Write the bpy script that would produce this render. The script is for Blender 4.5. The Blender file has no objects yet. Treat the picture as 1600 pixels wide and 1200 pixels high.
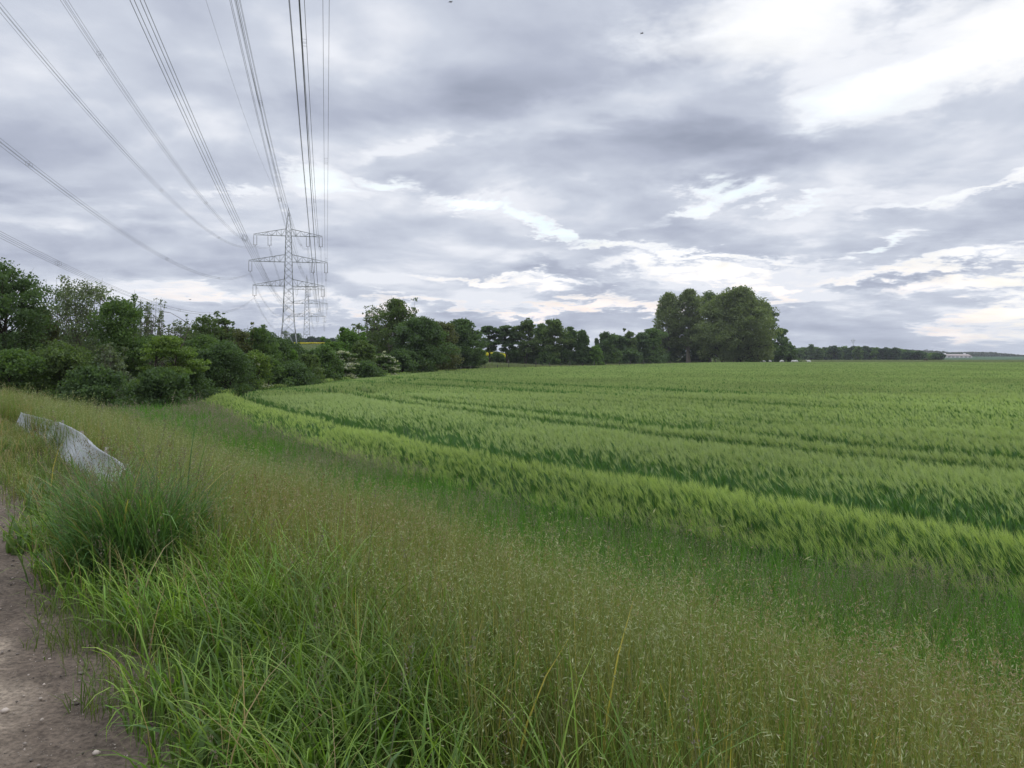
import bpy, math, random
import numpy as np
from mathutils import Vector, Matrix

SC = bpy.context.scene
rad = math.radians
# ------------------------------------------------------------------ camera
CAM_Z = 2.8
F = 1240.0            # focal length in pixels of a 1600 px wide frame
HOR = 557.0
cam_d = bpy.data.cameras.new("camera")
cam = bpy.data.objects.new("camera", cam_d)
SC.collection.objects.link(cam)
cam.location = (0, 0, CAM_Z)
cam.rotation_euler = (rad(90), 0, 0)
cam_d.sensor_width = 36.0
cam_d.lens = F / 1600.0 * 36.0
cam_d.shift_y = -(600.0 - HOR) / 1600.0
cam_d.clip_start = 0.05
cam_d.clip_end = 20000
SC.camera = cam
SC.render.resolution_x = 1024
SC.render.resolution_y = 768
SC.render.engine = 'CYCLES'
SC.cycles.max_bounces = 6
SC.cycles.diffuse_bounces = 3
SC.cycles.glossy_bounces = 2
SC.cycles.transmission_bounces = 4
SC.cycles.transparent_max_bounces = 8
SC.cycles.use_denoising = True
SC.cycles.denoiser = 'OPENIMAGEDENOISE'
SC.cycles.denoising_input_passes = 'RGB_ALBEDO_NORMAL'
SC.cycles.denoising_prefilter = 'ACCURATE'
SC.cycles.sample_clamp_indirect = 4
SC.view_settings.view_transform = 'Standard'
SC.view_settings.look = 'None'
SC.view_settings.gamma = 1
SC.view_settings.exposure = 0.0

SUN_EL, SUN_AZ = rad(32), rad(62)      # azimuth measured from +Y towards +X
# ------------------------------------------------------------------ sun (veiled by cloud)
sun_d = bpy.data.lights.new("sun", 'SUN')
sun_d.energy = 1.0
sun_d.angle = rad(50)
sun_d.color = (1.0, 0.95, 0.88)
sun = bpy.data.objects.new("sun", sun_d)
SC.collection.objects.link(sun)
sv = Vector((math.sin(SUN_AZ) * math.cos(SUN_EL), math.cos(SUN_AZ) * math.cos(SUN_EL), math.sin(SUN_EL)))
sun.rotation_euler = sv.to_track_quat('Z', 'Y').to_euler()
sun.location = (0, 0, 60)

# ------------------------------------------------------------------ node helper
class NT:
    def __init__(s, tree):
        s.t = tree; s.n = tree.nodes; s.l = tree.links
    def node(s, typ, **kw):
        n = s.n.new(typ)
        for k, v in kw.items(): setattr(n, k, v)
        return n
    def put(s, sock, v):
        if v is None: return
        if isinstance(v, bpy.types.NodeSocket): s.l.new(v, sock)
        else: sock.default_value = v
    def math(s, op, a, b=None, c=None, clamp=False):
        n = s.node('ShaderNodeMath', operation=op, use_clamp=clamp)
        s.put(n.inputs[0], a); s.put(n.inputs[1], b); s.put(n.inputs[2], c)
        return n.outputs[0]
    def vmath(s, op, a, b=None, out=0):
        n = s.node('ShaderNodeVectorMath', operation=op)
        s.put(n.inputs[0], a)
        if b is not None:
            if op == 'SCALE': s.put(n.inputs['Scale'], b)
            else: s.put(n.inputs[1], b)
        return n.outputs[out]
    def noise(s, vec, scale, detail=5, rough=.55, dist=0.0, out=0, lac=2.0):
        n = s.node('ShaderNodeTexNoise'); s.put(n.inputs['Vector'], vec)
        n.inputs['Scale'].default_value = scale; n.inputs['Detail'].default_value = detail
        n.inputs['Roughness'].default_value = rough; n.inputs['Distortion'].default_value = dist
        n.inputs['Lacunarity'].default_value = lac
        return n.outputs[out]
    def ramp(s, fac, stops, interp='LINEAR'):
        n = s.node('ShaderNodeValToRGB'); s.put(n.inputs[0], fac)
        e = n.color_ramp.elements; n.color_ramp.interpolation = interp
        while len(e) > 2: e.remove(e[-1])
        for i, (p, c) in enumerate(stops):
            if i > 1: e.new(p)
            e[i].position = p
            e[i].color = (*c, 1) if len(c) == 3 else c
        return n.outputs[0]
    def mix(s, fac, a, b, blend='MIX'):
        n = s.node('ShaderNodeMix', data_type='RGBA', blend_type=blend)
        s.put(n.inputs[0], fac)
        for k, v in ((6, a), (7, b)):
            if isinstance(v, tuple) and len(v) == 3: v = (*v, 1)
            s.put(n.inputs[k], v)
        return n.outputs[2]
    def maprange(s, v, a, b, c=0., d=1., smooth=True):
        n = s.node('ShaderNodeMapRange', interpolation_type='SMOOTHSTEP' if smooth else 'LINEAR')
        s.put(n.inputs[0], v)
        for k, x in zip((1, 2, 3, 4), (a, b, c, d)): n.inputs[k].default_value = x
        return n.outputs[0]

# ------------------------------------------------------------------ world: broken cloud deck over a clear sky
world = bpy.data.worlds.new("World")
SC.world = world
world.use_nodes = True
W = NT(world.node_tree)
W.n.clear()
tc = W.node('ShaderNodeTexCoord')
sep = W.node('ShaderNodeSeparateXYZ'); W.put(sep.inputs[0], W.vmath('NORMALIZE', tc.outputs['Generated']))
sx, sy, sz = sep.outputs
AZ = W.math('ARCTAN2', sx, sy)
EL = W.math('ARCSINE', sz)
zc = W.math('ADD', W.math('MAXIMUM', sz, 0.0), 0.17)
cv = W.node('ShaderNodeCombineXYZ'); W.put(cv.inputs[0], W.math('DIVIDE', sx, zc)); W.put(cv.inputs[1], W.math('DIVIDE', sy, zc))
CP = cv.outputs[0]                      # position on the cloud deck
av = W.node('ShaderNodeCombineXYZ'); W.put(av.inputs[0], AZ); W.put(av.inputs[1], EL)
AE = av.outputs[0]
# ragged edges: the angular position is warped by deck noise, less near the horizon
wn = W.noise(CP, 1.7, 6, .62, 0.3, out=1)
warp = W.vmath('MULTIPLY', W.vmath('SUBTRACT', wn, (.5, .5, .5)), (0.30, 0.11, 0.0))
wn2 = W.noise(CP, 6.5, 5, .62, 0.2, out=1)
warp2 = W.vmath('MULTIPLY', W.vmath('SUBTRACT', wn2, (.5, .5, .5)), (0.10, 0.035, 0.0))
AEW = W.vmath('ADD', W.vmath('ADD', AE, warp), warp2)

def ang(px, py):
    a = math.atan((px - 800) / F)
    return a, math.atan((HOR - py) / F * math.cos(a))
def blob(px, py, rx, ry, tilt=0.0, src=None):
    a, e = ang(px, py)
    n = W.node('ShaderNodeMapping', vector_type='TEXTURE')
    W.put(n.inputs[0], AEW if src is None else src)
    n.inputs['Location'].default_value = (a, e, 0)
    n.inputs['Rotation'].default_value = (0, 0, rad(tilt))
    n.inputs['Scale'].default_value = (rx / F, ry / F, 1)
    ln = W.vmath('LENGTH', n.outputs[0], out=1)
    return W.maprange(ln, 0.0, 1.6, 1.0, 0.0)
def blobs(lst):
    acc = None
    for p in lst:
        w = p[5] if len(p) > 5 else 1.0
        v = blob(*p[:5])
        if w != 1.0: v = W.math('MULTIPLY', v, w)
        acc = v if acc is None else W.math('MAXIMUM', acc, v)
    return acc
n_big = W.noise(CP, 1.15, 6, .50, 0.3)
n_big_up = W.noise(W.vmath('ADD', CP, (-0.05, 0.16, 0.0)), 1.15, 6, .50, 0.3)     # the same deck a little further off: relief
n_mid = W.noise(W.vmath('ADD', CP, (7.3, 2.1, 4.0)), 2.4, 6, .54, 0.35)
sv_ = W.vmath('MULTIPLY', CP, (1.0, 1.7, 1))
n_str = W.noise(sv_, 1.6, 7, .62, 0.6)
# broken gaps where the bright upper air shows
G = blobs([
    (1200, 30, 240, 72, 4, 1.0), (1480, 100, 210, 62, 12, 1.0), (1560, 20, 170, 70, 0, .75), (1330, 70, 200, 60, 0, .62), (700, 225, 170, 16, 10, .5),
    (470, 268, 80, 32, 0, .95), (590, 288, 60, 12, -8, .75), (350, 296, 90, 10, 4, .62),
    (740, 322, 90, 13, -3, 1.0), (845, 352, 60, 20, -32, .95), (960, 396, 130, 11, -6, .95), (1120, 408, 170, 9, -2, .85),
    (1150, 290, 70, 24, 10, .88), (1080, 322, 100, 13, 14, .88), (1240, 318, 110, 10, 8, .78),
    (1100, 432, 150, 15, -3, 1.0), (1210, 455, 80, 16, -8, .95), (1400, 418, 200, 12, 2, .85), (1540, 440, 140, 18, 6, 1.0),
    (1500, 285, 130, 10, 16, .68), (1390, 378, 60, 7, 4, .7),
    (760, 436, 130, 9, -2, .9), (860, 450, 70, 12, -4, .95), (640, 478, 240, 11, 0, .80), (900, 484, 150, 12, 5, .95),
    (360, 470, 170, 12, 0, .78), (1570, 500, 90, 34, 20, 1.05), (1540, 525, 70, 12, 0, .9), (1010, 478, 60, 10, 10, .9), (480, 505, 160, 7, 0, .5),
])
G2 = W.math('ADD', G, W.math('MULTIPLY', W.math('SUBTRACT', n_str, 0.5), 0.9))
gap = W.maprange(G2, 0.36, 1.08)
halo = W.maprange(G2, 0.12, 0.80)
# cloud body
DK = blobs([
    (1130, 225, 330, 45, 4, 1.0), (1350, 175, 260, 55, -6, .6), (820, 110, 330, 90, 8, .8), (620, 200, 200, 60, 0, .35), (170, 250, 260, 60, -3, .75), (230, 400, 300, 40, 0, .7),
    (1480, 340, 200, 32, -6, .75), (1140, 375, 250, 20, -4, .5), (1340, 508, 240, 34, 0, .8), (900, 500, 330, 22, 0, .6), (860, 425, 120, 12, -10, .7),
    (950, 470, 120, 14, 3, .85), (1400, 440, 70, 14, -8, 1.0), (1230, 520, 300, 25, 0, .6), (300, 520, 500, 30, 0, .55), (720, 290, 200, 16, 0, .5), (1000, 275, 220, 14, 0, .5),
])
body = W.math('ADD', W.math('ADD', W.math('MULTIPLY', n_big, 0.58), W.math('MULTIPLY', n_mid, 0.42)), W.math('MULTIPLY', W.math('SUBTRACT', n_big, n_big_up), 0.5))
body = W.maprange(body, 0.27, 0.73, 0.0, 1.0, smooth=False)
body = W.math('SUBTRACT', body, W.math('MULTIPLY', DK, 0.50))
body = W.math('ADD', body, W.math('MULTIPLY', halo, 0.50))
LT = blobs([
    (960, 165, 230, 30, 12, .9), (640, 225, 240, 34, 6, .8), (470, 300, 260, 60, 0, .7), (120, 335, 260, 22, 0, .6), (560, 60, 200, 40, 0, .35), (340, 130, 160, 60, 20, .5), (60, 60, 200, 90, 0, .35),
    (1380, 300, 260, 34, 12, .75), (1160, 300, 200, 36, 0, .6), (830, 330, 230, 46, -14, .6), (1280, 425, 330, 30, 0, .6), (650, 470, 420, 30, 0, .75), (1450, 110, 330, 110, 10, .7), (1560, 490, 160, 60, 0, .7), (330, 480, 330, 24, 0, .6), (700, 400, 200, 22, 0, .4),
])
body = W.math('ADD', body, W.math('MULTIPLY', LT, 0.34))
body = W.math('ADD', body, 0.17)
ccol = W.ramp(body, [(0.0, (.325, .36, .46)), (0.35, (.455, .495, .608)), (0.7, (.62, .665, .765)), (1.0, (.86, .885, .95))])
# the clear air behind: Nishita sky plus a thin bright veil of high cloud
sky = W.node('ShaderNodeTexSky', sky_type='NISHITA')
sky.sun_disc = False
sky.sun_elevation = SUN_EL
sky.sun_rotation = SUN_AZ
sky.altitude = 60; sky.air_density = 1.2; sky.dust_density = 2.5; sky.ozone_density = 1.0
skyc = W.vmath('SCALE', sky.outputs[0], 0.10)
veil = W.ramp(EL, [(0.0, (1.0, .83, .74)), (0.055, (.98, .86, .80)), (0.11, (1.0, .97, .93)), (0.2, (.90, .98, 1.0)), (0.32, (1.0, 1.0, 1.0))])
warmr = W.maprange(AZ, .45, .6)
veil = W.mix(warmr, veil, (1.02, 1.0, .93))
veil_n = W.maprange(n_mid, .35, .65, 0.92, 1.25, smooth=False)
CY = blobs([(1160, 292, 110, 34, 8), (845, 355, 90, 34, -20), (590, 288, 50, 16, 0), (1280, 318, 120, 16, 8), (1400, 378, 60, 12, 0), (1300, 170, 160, 60, 0, .5)])
veil = W.mix(CY, veil, (.86, .98, 1.0))
gcol = W.vmath('ADD', W.vmath('SCALE', veil, veil_n), W.vmath('SCALE', skyc, 0.12))
csky = W.mix(gap, ccol, gcol)
# overcast skies brighten towards the zenith; raised above view to light the grass
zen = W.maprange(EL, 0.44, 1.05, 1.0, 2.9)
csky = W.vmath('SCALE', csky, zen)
below = W.maprange(sz, -0.03, -0.002)
csky = W.mix(below, (.10, .11, .09), csky)
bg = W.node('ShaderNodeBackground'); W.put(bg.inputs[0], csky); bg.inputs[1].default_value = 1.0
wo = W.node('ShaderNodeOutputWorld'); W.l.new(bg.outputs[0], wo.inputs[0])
world.cycles.sampling_method = 'MANUAL'
world.cycles.sample_map_resolution = 512

# ================================================================== mesh and object helpers
def tag(o, label=None, cat=None, group=None, kind=None):
    if label: o["label"] = label
    if cat: o["category"] = cat
    if group: o["group"] = group
    if kind: o["kind"] = kind
    return o
def link(name, me, mat=None, parent=None):
    o = bpy.data.objects.new(name, me)
    SC.collection.objects.link(o)
    if mat is not None and me is not None: me.materials.append(mat)
    if parent is not None: o.parent = parent
    return o
def empty(name, loc=(0, 0, 0), rz=0.0):
    o = link(name, None)
    o.location = loc; o.rotation_euler = (0, 0, rz); o.empty_display_size = .5
    return o
def quads_mesh(name, V, Q, C=None, smooth=False, uv=None):
    V = np.ascontiguousarray(V, np.float32).reshape(-1, 3); Q = np.ascontiguousarray(Q, np.int32).reshape(-1, 4)
    me = bpy.data.meshes.new(name)
    me.vertices.add(len(V)); me.vertices.foreach_set('co', V.ravel())
    me.loops.add(Q.size); me.loops.foreach_set('vertex_index', Q.ravel())
    me.polygons.add(len(Q)); me.polygons.foreach_set('loop_start', np.arange(0, Q.size, 4, dtype=np.int32))
    if smooth: me.polygons.foreach_set('use_smooth', np.ones(len(Q), bool))
    if C is not None:
        C = np.ascontiguousarray(C, np.float32).reshape(-1, 3)
        a = me.color_attributes.new('Col', 'FLOAT_COLOR', 'POINT')
        a.data.foreach_set('color', np.concatenate([C, np.ones((len(C), 1), np.float32)], 1).ravel())
    me.update(calc_edges=True)
    return me
class Acc:
    """collects quads from many pieces into one mesh"""
    def __init__(s): s.V = []; s.Q = []; s.C = []; s.n = 0
    def add(s, V, Q, C):
        V = np.asarray(V, np.float32).reshape(-1, 3)
        s.V.append(V); s.Q.append(np.asarray(Q).reshape(-1, 4) + s.n)
        C = np.asarray(C, np.float32)
        if C.ndim == 1: C = np.tile(C, (len(V), 1))
        s.C.append(C.reshape(-1, 3)); s.n += len(V)
    def mesh(s, name, smooth=False):
        return quads_mesh(name, np.concatenate(s.V), np.concatenate(s.Q), np.concatenate(s.C), smooth)

def nrm(a):
    return a / np.maximum(np.linalg.norm(a, axis=-1, keepdims=True), 1e-9)
def ribbons(base, az, H, Wd, a0, a1, K, c0, c1, twist=None, taper=1.0, rng=None):
    """curved blades. a0/a1: angle from the vertical at foot and tip. Returns V, Q, C and tip positions"""
    N = len(base)
    u = (np.arange(K + 1) / K)[None, :]
    ang = a0[:, None] + (a1 - a0)[:, None] * u ** 1.5
    seg = (H / K)[:, None]
    dx = np.sin(ang) * seg; dz = np.cos(ang) * seg
    hx = np.concatenate([np.zeros((N, 1)), np.cumsum(dx[:, :-1], 1)], 1)
    hz = np.concatenate([np.zeros((N, 1)), np.cumsum(dz[:, :-1], 1)], 1)
    ca, sa = np.cos(az)[:, None], np.sin(az)[:, None]
    P = np.stack([base[:, 0:1] + hx * ca, base[:, 1:2] + hx * sa, base[:, 2:3] + hz], -1)
    tw = az + np.pi / 2 if twist is None else twist
    side = np.stack([np.cos(tw), np.sin(tw), np.zeros(N)], -1)[:, None, :]
    w = (Wd[:, None] * 0.5 * np.clip(1.02 - u ** 2.2 * taper, 0.04, 1) * np.clip(.55 + u * 2, 0, 1))[..., None]
    V = np.stack([P - side * w, P + side * w], 2)              # N,K+1,2,3
    i = np.arange(N)[:, None] * (2 * (K + 1)) + (2 * np.arange(K))[None, :]
    Q = np.stack([i, i + 1, i + 3, i + 2], -1)
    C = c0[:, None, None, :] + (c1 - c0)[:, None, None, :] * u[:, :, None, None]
    C = np.broadcast_to(C, (N, K + 1, 2, 3))
    return V.reshape(-1, 3), Q.reshape(-1, 4), C.reshape(-1, 3), P
def flakes(pos, ax, L, Wd, col, rng, droop=None):
    """small rhombs (seeds, leaves). ax: long axis"""
    N = len(pos)
    ax = nrm(ax)
    r = nrm(rng.normal(size=(N, 3)))
    sd = nrm(np.cross(ax, r))
    L = L[:, None] * .5; Wd = Wd[:, None] * .5
    V = np.stack([pos - ax * L, pos + sd * Wd - ax * L * .1, pos + ax * L, pos - sd * Wd - ax * L * .1], 1)
    Q = np.arange(4 * N).reshape(N, 4)
    C = np.repeat(col, 4, axis=0)
    return V.reshape(-1, 3), Q, C
def bars(A, B, w, col=(.5, .5, .5), w2=None):
    """square-section struts between points A and B"""
    A = np.asarray(A, float).reshape(-1, 3); B = np.asarray(B, float).reshape(-1, 3); N = len(A)
    d = nrm(B - A)
    ref = np.where(np.abs(d[:, 2:3]) > .9, np.array([[1., 0, 0]]), np.array([[0, 0, 1.]]))
    s = nrm(np.cross(d, ref)); t = np.cross(d, s)
    w = np.broadcast_to(np.asarray(w, float), (N,))[:, None] * .5
    w2 = w if w2 is None else np.broadcast_to(np.asarray(w2, float), (N,))[:, None] * .5
    vs = []
    for P, ww in ((A, w), (B, w2)):
        for a, b in ((-1, -1), (1, -1), (1, 1), (-1, 1)): vs.append(P + s * a * ww + t * b * ww)
    V = np.stack(vs, 1)
    f = np.array([[0, 1, 5, 4], [1, 2, 6, 5], [2, 3, 7, 6], [3, 0, 4, 7], [3, 2, 1, 0], [4, 5, 6, 7]])
    Q = (np.arange(N) * 8)[:, None, None] + f[None]
    return V.reshape(-1, 3), Q.reshape(-1, 4), np.tile(np.asarray(col, float), (N * 8, 1))
def tube(P, R, sides=6, col=(.2, .15, .1)):
    """tapered tube along a polyline"""
    P = np.asarray(P, float); R = np.asarray(R, float); n = len(P)
    T = nrm(np.gradient(P, axis=0))
    ref = np.array([0.31, 0.95, 0.05]); s = nrm(np.cross(T, ref)); t = np.cross(T, s)
    a = np.arange(sides) / sides * 2 * np.pi
    V = P[:, None] + R[:, None, None] * (s[:, None] * np.cos(a)[None, :, None] + t[:, None] * np.sin(a)[None, :, None])
    i = np.arange(n - 1)[:, None] * sides; j = np.arange(sides)[None]; k = (j + 1) % sides
    Q = np.stack([i + j, i + k, i + sides + k, i + sides + j], -1).reshape(-1, 4)
    return V.reshape(-1, 3), Q, np.tile(np.asarray(col, float), (n * sides, 1))
def box(x0, x1, y0, y1, z0, z1, col=(.5, .5, .5)):
    V = np.array([(x0, y0, z0), (x1, y0, z0), (x1, y1, z0), (x0, y1, z0), (x0, y0, z1), (x1, y0, z1), (x1, y1, z1), (x0, y1, z1)])
    Q = np.array([[3, 2, 1, 0], [4, 5, 6, 7], [0, 1, 5, 4], [1, 2, 6, 5], [2, 3, 7, 6], [3, 0, 4, 7]])
    return V, Q, np.tile(np.asarray(col, float), (8, 1))
# value noise for placing and colouring things (not for shading)
_rg = np.random.default_rng(5)
_tab = _rg.random((256, 256))
def vnoise(x, y, s=1.0):
    x = np.asarray(x) * s; y = np.asarray(y) * s
    xi = np.floor(x).astype(int); yi = np.floor(y).astype(int)
    fx = x - xi; fy = y - yi; fx = fx * fx * (3 - 2 * fx); fy = fy * fy * (3 - 2 * fy)
    g = lambda a, b: _tab[a % 256, b % 256]
    return (g(xi, yi) * (1 - fx) + g(xi + 1, yi) * fx) * (1 - fy) + (g(xi, yi + 1) * (1 - fx) + g(xi + 1, yi + 1) * fx) * fy
def fbm(x, y, s=1.0, o=4):
    t = 0; a = .5; n = 0
    for i in range(o):
        t = t + a * vnoise(np.asarray(x) + 17.3 * i, np.asarray(y) - 9.1 * i, s * 2 ** i); n += a; a *= .5
    return t / n
def sst(a, b, v):
    t = np.clip((np.asarray(v, float) - a) / (b - a), 0, 1)
    return t * t * (3 - 2 * t)

# ================================================================== materials
def new_mat(name):
    m = bpy.data.materials.new(name); m.use_nodes = True
    t = NT(m.node_tree); t.n.clear()
    out = t.node('ShaderNodeOutputMaterial')
    return m, t, out
def plant_mat(name, trans=.35, rough=.55, spec=.25):
    m, t, out = new_mat(name)
    a = t.node('ShaderNodeAttribute', attribute_name='Col')
    p = t.node('ShaderNodeBsdfPrincipled'); t.put(p.inputs['Base Color'], a.outputs['Color'])
    p.inputs['Roughness'].default_value = rough
    p.inputs['Specular IOR Level'].default_value = spec
    if trans > 0:
        tr = t.node('ShaderNodeBsdfTranslucent')
        t.put(tr.inputs[0], t.mix(1.0, a.outputs['Color'], (1.15, 1.25, .55), 'MULTIPLY'))
        mx = t.node('ShaderNodeMixShader'); mx.inputs[0].default_value = trans
        t.l.new(p.outputs[0], mx.inputs[1]); t.l.new(tr.outputs[0], mx.inputs[2]); t.l.new(mx.outputs[0], out.inputs[0])
    else: t.l.new(p.outputs[0], out.inputs[0])
    return m
def surf_mat(name, colors, scale=3.0, rough=.8, bump=.0, metal=0., attr=False, spec=.3):
    """noise between two or three colours, optional bump; attr: multiply by the mesh's own colour"""
    m, t, out = new_mat(name)
    g = t.node('ShaderNodeNewGeometry')
    n = t.noise(g.outputs['Position'], scale, 6, .62)
    k = len(colors)
    c = t.ramp(n, [(.3 + .4 * i / max(1, k - 1), colors[i]) for i in range(k)]) if k > 1 else (*colors[0], 1)
    if attr:
        a = t.node('ShaderNodeAttribute', attribute_name='Col')
        c = t.mix(1.0, a.outputs['Color'], c, 'MULTIPLY')
    p = t.node('ShaderNodeBsdfPrincipled'); t.put(p.inputs['Base Color'], c)
    p.inputs['Roughness'].default_value = rough; p.inputs['Metallic'].default_value = metal
    p.inputs['Specular IOR Level'].default_value = spec
    if bump:
        b = t.node('ShaderNodeBump'); b.inputs['Strength'].default_value = bump; b.inputs['Distance'].default_value = .02
        t.put(b.inputs['Height'], t.noise(g.outputs['Position'], scale * 6, 6, .65)); t.l.new(b.outputs[0], p.inputs['Normal'])
    t.l.new(p.outputs[0], out.inputs[0])
    return m
M_LEAF = plant_mat('leaf', .45)
M_GRASS = plant_mat('grass blades', .35, .5, .3)
M_DRY = plant_mat('barley ears', .45, .6, .2)
M_BARK = surf_mat('bark', [(.55, .5, .45), (1.1, 1.05, 1.0)], 9, .9, .4, attr=True, spec=.1)
M_STEEL = surf_mat('galvanised steel', [(.23, .24, .24), (.34, .35, .35)], 1.5, .6, 0, .2)
M_WIRE = surf_mat('aluminium conductor', [(.15, .15, .16), (.22, .22, .23)], 2, .6, 0, .3)
M_GLASSI = surf_mat('insulator glaze', [(.13, .11, .10), (.20, .18, .16)], 4, .4)
M_WOOD = surf_mat('weathered fence wood', [(.16, .14, .12), (.34, .31, .27)], 12, .9, .4)
M_DWOOD = surf_mat('dark fence wood', [(.035, .03, .028), (.09, .08, .07)], 12, .9, .4)
M_FWIRE = surf_mat('rusty fence wire', [(.10, .09, .08), (.16, .14, .12)], 5, .7, 0, .4)

# ================================================================== the lie of the land
def cm(a): return np.asarray(a, float)
def catmull(P, n=8):
    P = cm(P); out = []
    Q = np.vstack([P[0], P, P[-1]])
    for i in range(1, len(Q) - 2):
        for j in range(n):
            t = j / n
            out.append(.5 * ((2 * Q[i]) + (-Q[i - 1] + Q[i + 1]) * t + (2 * Q[i - 1] - 5 * Q[i] + 4 * Q[i + 1] - Q[i + 2]) * t * t + (-Q[i - 1] + 3 * Q[i] - 3 * Q[i + 1] + Q[i + 2]) * t ** 3))
    out.append(Q[-2]); return np.array(out)
EDGE = catmull([(13, -3.2), (9.3, 1.8), (5.0, 7.55), (3.05, 9.9), (.8, 12.35), (-1.6, 15.35), (-5.35, 21.2), (-9.2, 28), (-13.2, 35.5), (-16.8, 43), (-18.6, 48.5),
                (-18.9, 54), (-18.3, 62), (-17.8, 73), (-17, 90), (-14, 110), (-8, 130), (2, 155), (17, 181), (40, 228), (68, 282)], 5)
CROP = np.vstack([EDGE, [(182, 283), (330, 290), (420, 100), (110, -70)]])
def inside(poly, x, y):
    r = np.zeros(len(x), bool); n = len(poly)
    for i in range(n):
        x0, y0 = poly[i]; x1, y1 = poly[(i + 1) % n]
        if y0 == y1: continue
        c = ((y0 > y) != (y1 > y))
        r ^= c & (x < (x1 - x0) * (y - y0) / (y1 - y0) + x0)
    return r
def edge_dist(x, y, poly=EDGE):
    d = np.full(len(x), 1e9)
    for i in range(len(poly) - 1):
        a = poly[i]; b = poly[i + 1]; ab = b - a; L = (ab ** 2).sum()
        t = np.clip(((x - a[0]) * ab[0] + (y - a[1]) * ab[1]) / L, 0, 1)
        d = np.minimum(d, (x - a[0] - t * ab[0]) ** 2 + (y - a[1] - t * ab[1]) ** 2)
    return np.sqrt(d)
def crop_d(x, y):
    """distance into the barley (negative outside)"""
    x = np.asarray(x, float).ravel(); y = np.asarray(y, float).ravel()
    return np.where(inside(CROP, x, y), 1, -1) * edge_dist(x, y)
def pd(x, y):            # distance to the right of the path's edge
    return .8 * x + .6 * y - .73
def gz(x, y):
    x = np.asarray(x, float); y = np.asarray(y, float)
    p = pd(x, y)
    along = -.6 * x + .8 * y
    top = 1.2 - .35 * sst(14, 40, along) - .35 * sst(40, 90, along)
    z = top * (1 - sst(.3, 5.4, p))
    z = z + .10 * (fbm(x + 40, y, .35, 3) - .5) * sst(.2, 2.0, p) * (1 - sst(30, 80, np.hypot(x, y)))
    t = x / np.maximum(y, 1)
    hill = 12.0 * sst(120, 600, y) * (1 - sst(-.13, .09, t))
    z = z + hill
    far = 5.0 * sst(1000, 2200, y) * sst(.3, .5, t)
    return z + far
def gz1(x, y): return float(gz(np.array([x]), np.array([y]))[0])
def at(px, D):           # ground point seen in the column px at depth D
    return (px - 800) / F * D, D
def hgt(py, D):          # height over datum of something seen at row py at depth D
    return CAM_Z + (HOR - py) / F * D

# ------------------------------------------------------------------ ground sheet out to the horizon
an = np.radians(np.concatenate([np.linspace(-48, 48, 420), np.linspace(50, 310, 60)]))
rr = np.concatenate([[.02], np.geomspace(.6, 70, 190), np.geomspace(73, 9000, 120)])
A, R = np.meshgrid(an, rr)
GX = np.sin(A) * R; GY = np.cos(A) * R; GZ = gz(GX, GY)
nr, na = GX.shape
xf, yf = GX.ravel(), GY.ravel()
dcr = crop_d(xf, yf); pf = pd(xf, yf); ty = xf / np.maximum(yf, 1)
col = np.zeros((nr * na, 3)) + (.075, .10, .035)          # pasture green
nz = fbm(xf, yf, .05, 4)
col = col * (0.75 + .5 * nz[:, None])
soil = cm((.055, .05, .028))
m = (dcr > -.3)[:, None]; col = np.where(m, soil, col)
m = ((np.hypot(xf, yf) < 60) & (dcr < 0))[:, None]; col = np.where(m, cm((.05, .055, .022)), col)
m = ((yf > 700) & (ty > .3))[:, None]; col = np.where(m, cm((.035, .085, .035)) * (.8 + .4 * nz[:, None]), col)
i = np.arange(nr - 1)[:, None] * na; j = np.arange(na)[None]; k = (j + 1) % na
Q = np.stack([i + j, i + na + j, i + na + k, i + k], -1).reshape(-1, 4)
m_ground, t, out = new_mat('meadow ground')
g = t.node('ShaderNodeNewGeometry')
a = t.node('ShaderNodeAttribute', attribute_name='Col')
n1 = t.noise(g.outputs['Position'], 1.2, 8, .65); n2 = t.noise(g.outputs['Position'], .08, 6, .6)
c = t.mix(1.0, a.outputs['Color'], t.ramp(n1, [(.3, (.6, .6, .6)), (.7, (1.35, 1.3, 1.2))]), 'MULTIPLY')
c = t.mix(1.0, c, t.ramp(n2, [(.3, (.8, .85, .8)), (.7, (1.2, 1.15, 1.1))]), 'MULTIPLY')
p = t.node('ShaderNodeBsdfPrincipled'); t.put(p.inputs['Base Color'], c); p.inputs['Roughness'].default_value = .95; p.inputs['Specular IOR Level'].default_value = .1
b = t.node('ShaderNodeBump'); b.inputs['Strength'].default_value = .6; b.inputs['Distance'].default_value = .05
t.put(b.inputs['Height'], t.noise(g.outputs['Position'], 14, 7, .65)); t.l.new(b.outputs[0], p.inputs['Normal'])
t.l.new(p.outputs[0], out.inputs[0])
ground = link('ground', quads_mesh('ground', np.stack([xf, yf, GZ.ravel()], 1), Q, col, True), m_ground)
tag(ground, 'open farmland ground reaching to the horizon', 'ground', kind='structure')

# ------------------------------------------------------------------ dirt path along the left
def path_xy(p, s):       # p: across (0 = grass edge, negative = onto the path), s: along
    # unit across (.8,.6), along (-.6,.8)
    return (p + .73) * .8 - .6 * s, (p + .73) * .6 + .8 * s
ps = np.concatenate([np.linspace(-5.2, -1.6, 44), np.linspace(-1.55, .42, 70)]); ss = np.concatenate([np.linspace(-3, 8, 330), np.linspace(8.1, 40, 160)])
PP, SS = np.meshgrid(ps, ss)
PX, PY = path_xy(PP, SS)
rut = -.035 * np.exp(-((PP + 1.35) / .35) ** 2)
PZ = gz(PX, PY) + .012 + .035 * (1 - sst(-1.2, -.2, PP)) + .03 * (fbm(PX, PY, 2.2, 4) - .5) + .018 * (fbm(PX, PY, 14, 3) - .5) + rut * 0.5
edge = sst(.42, .05, PP - .25 * (fbm(PX, PY, 1.7, 3) - .5))
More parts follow.
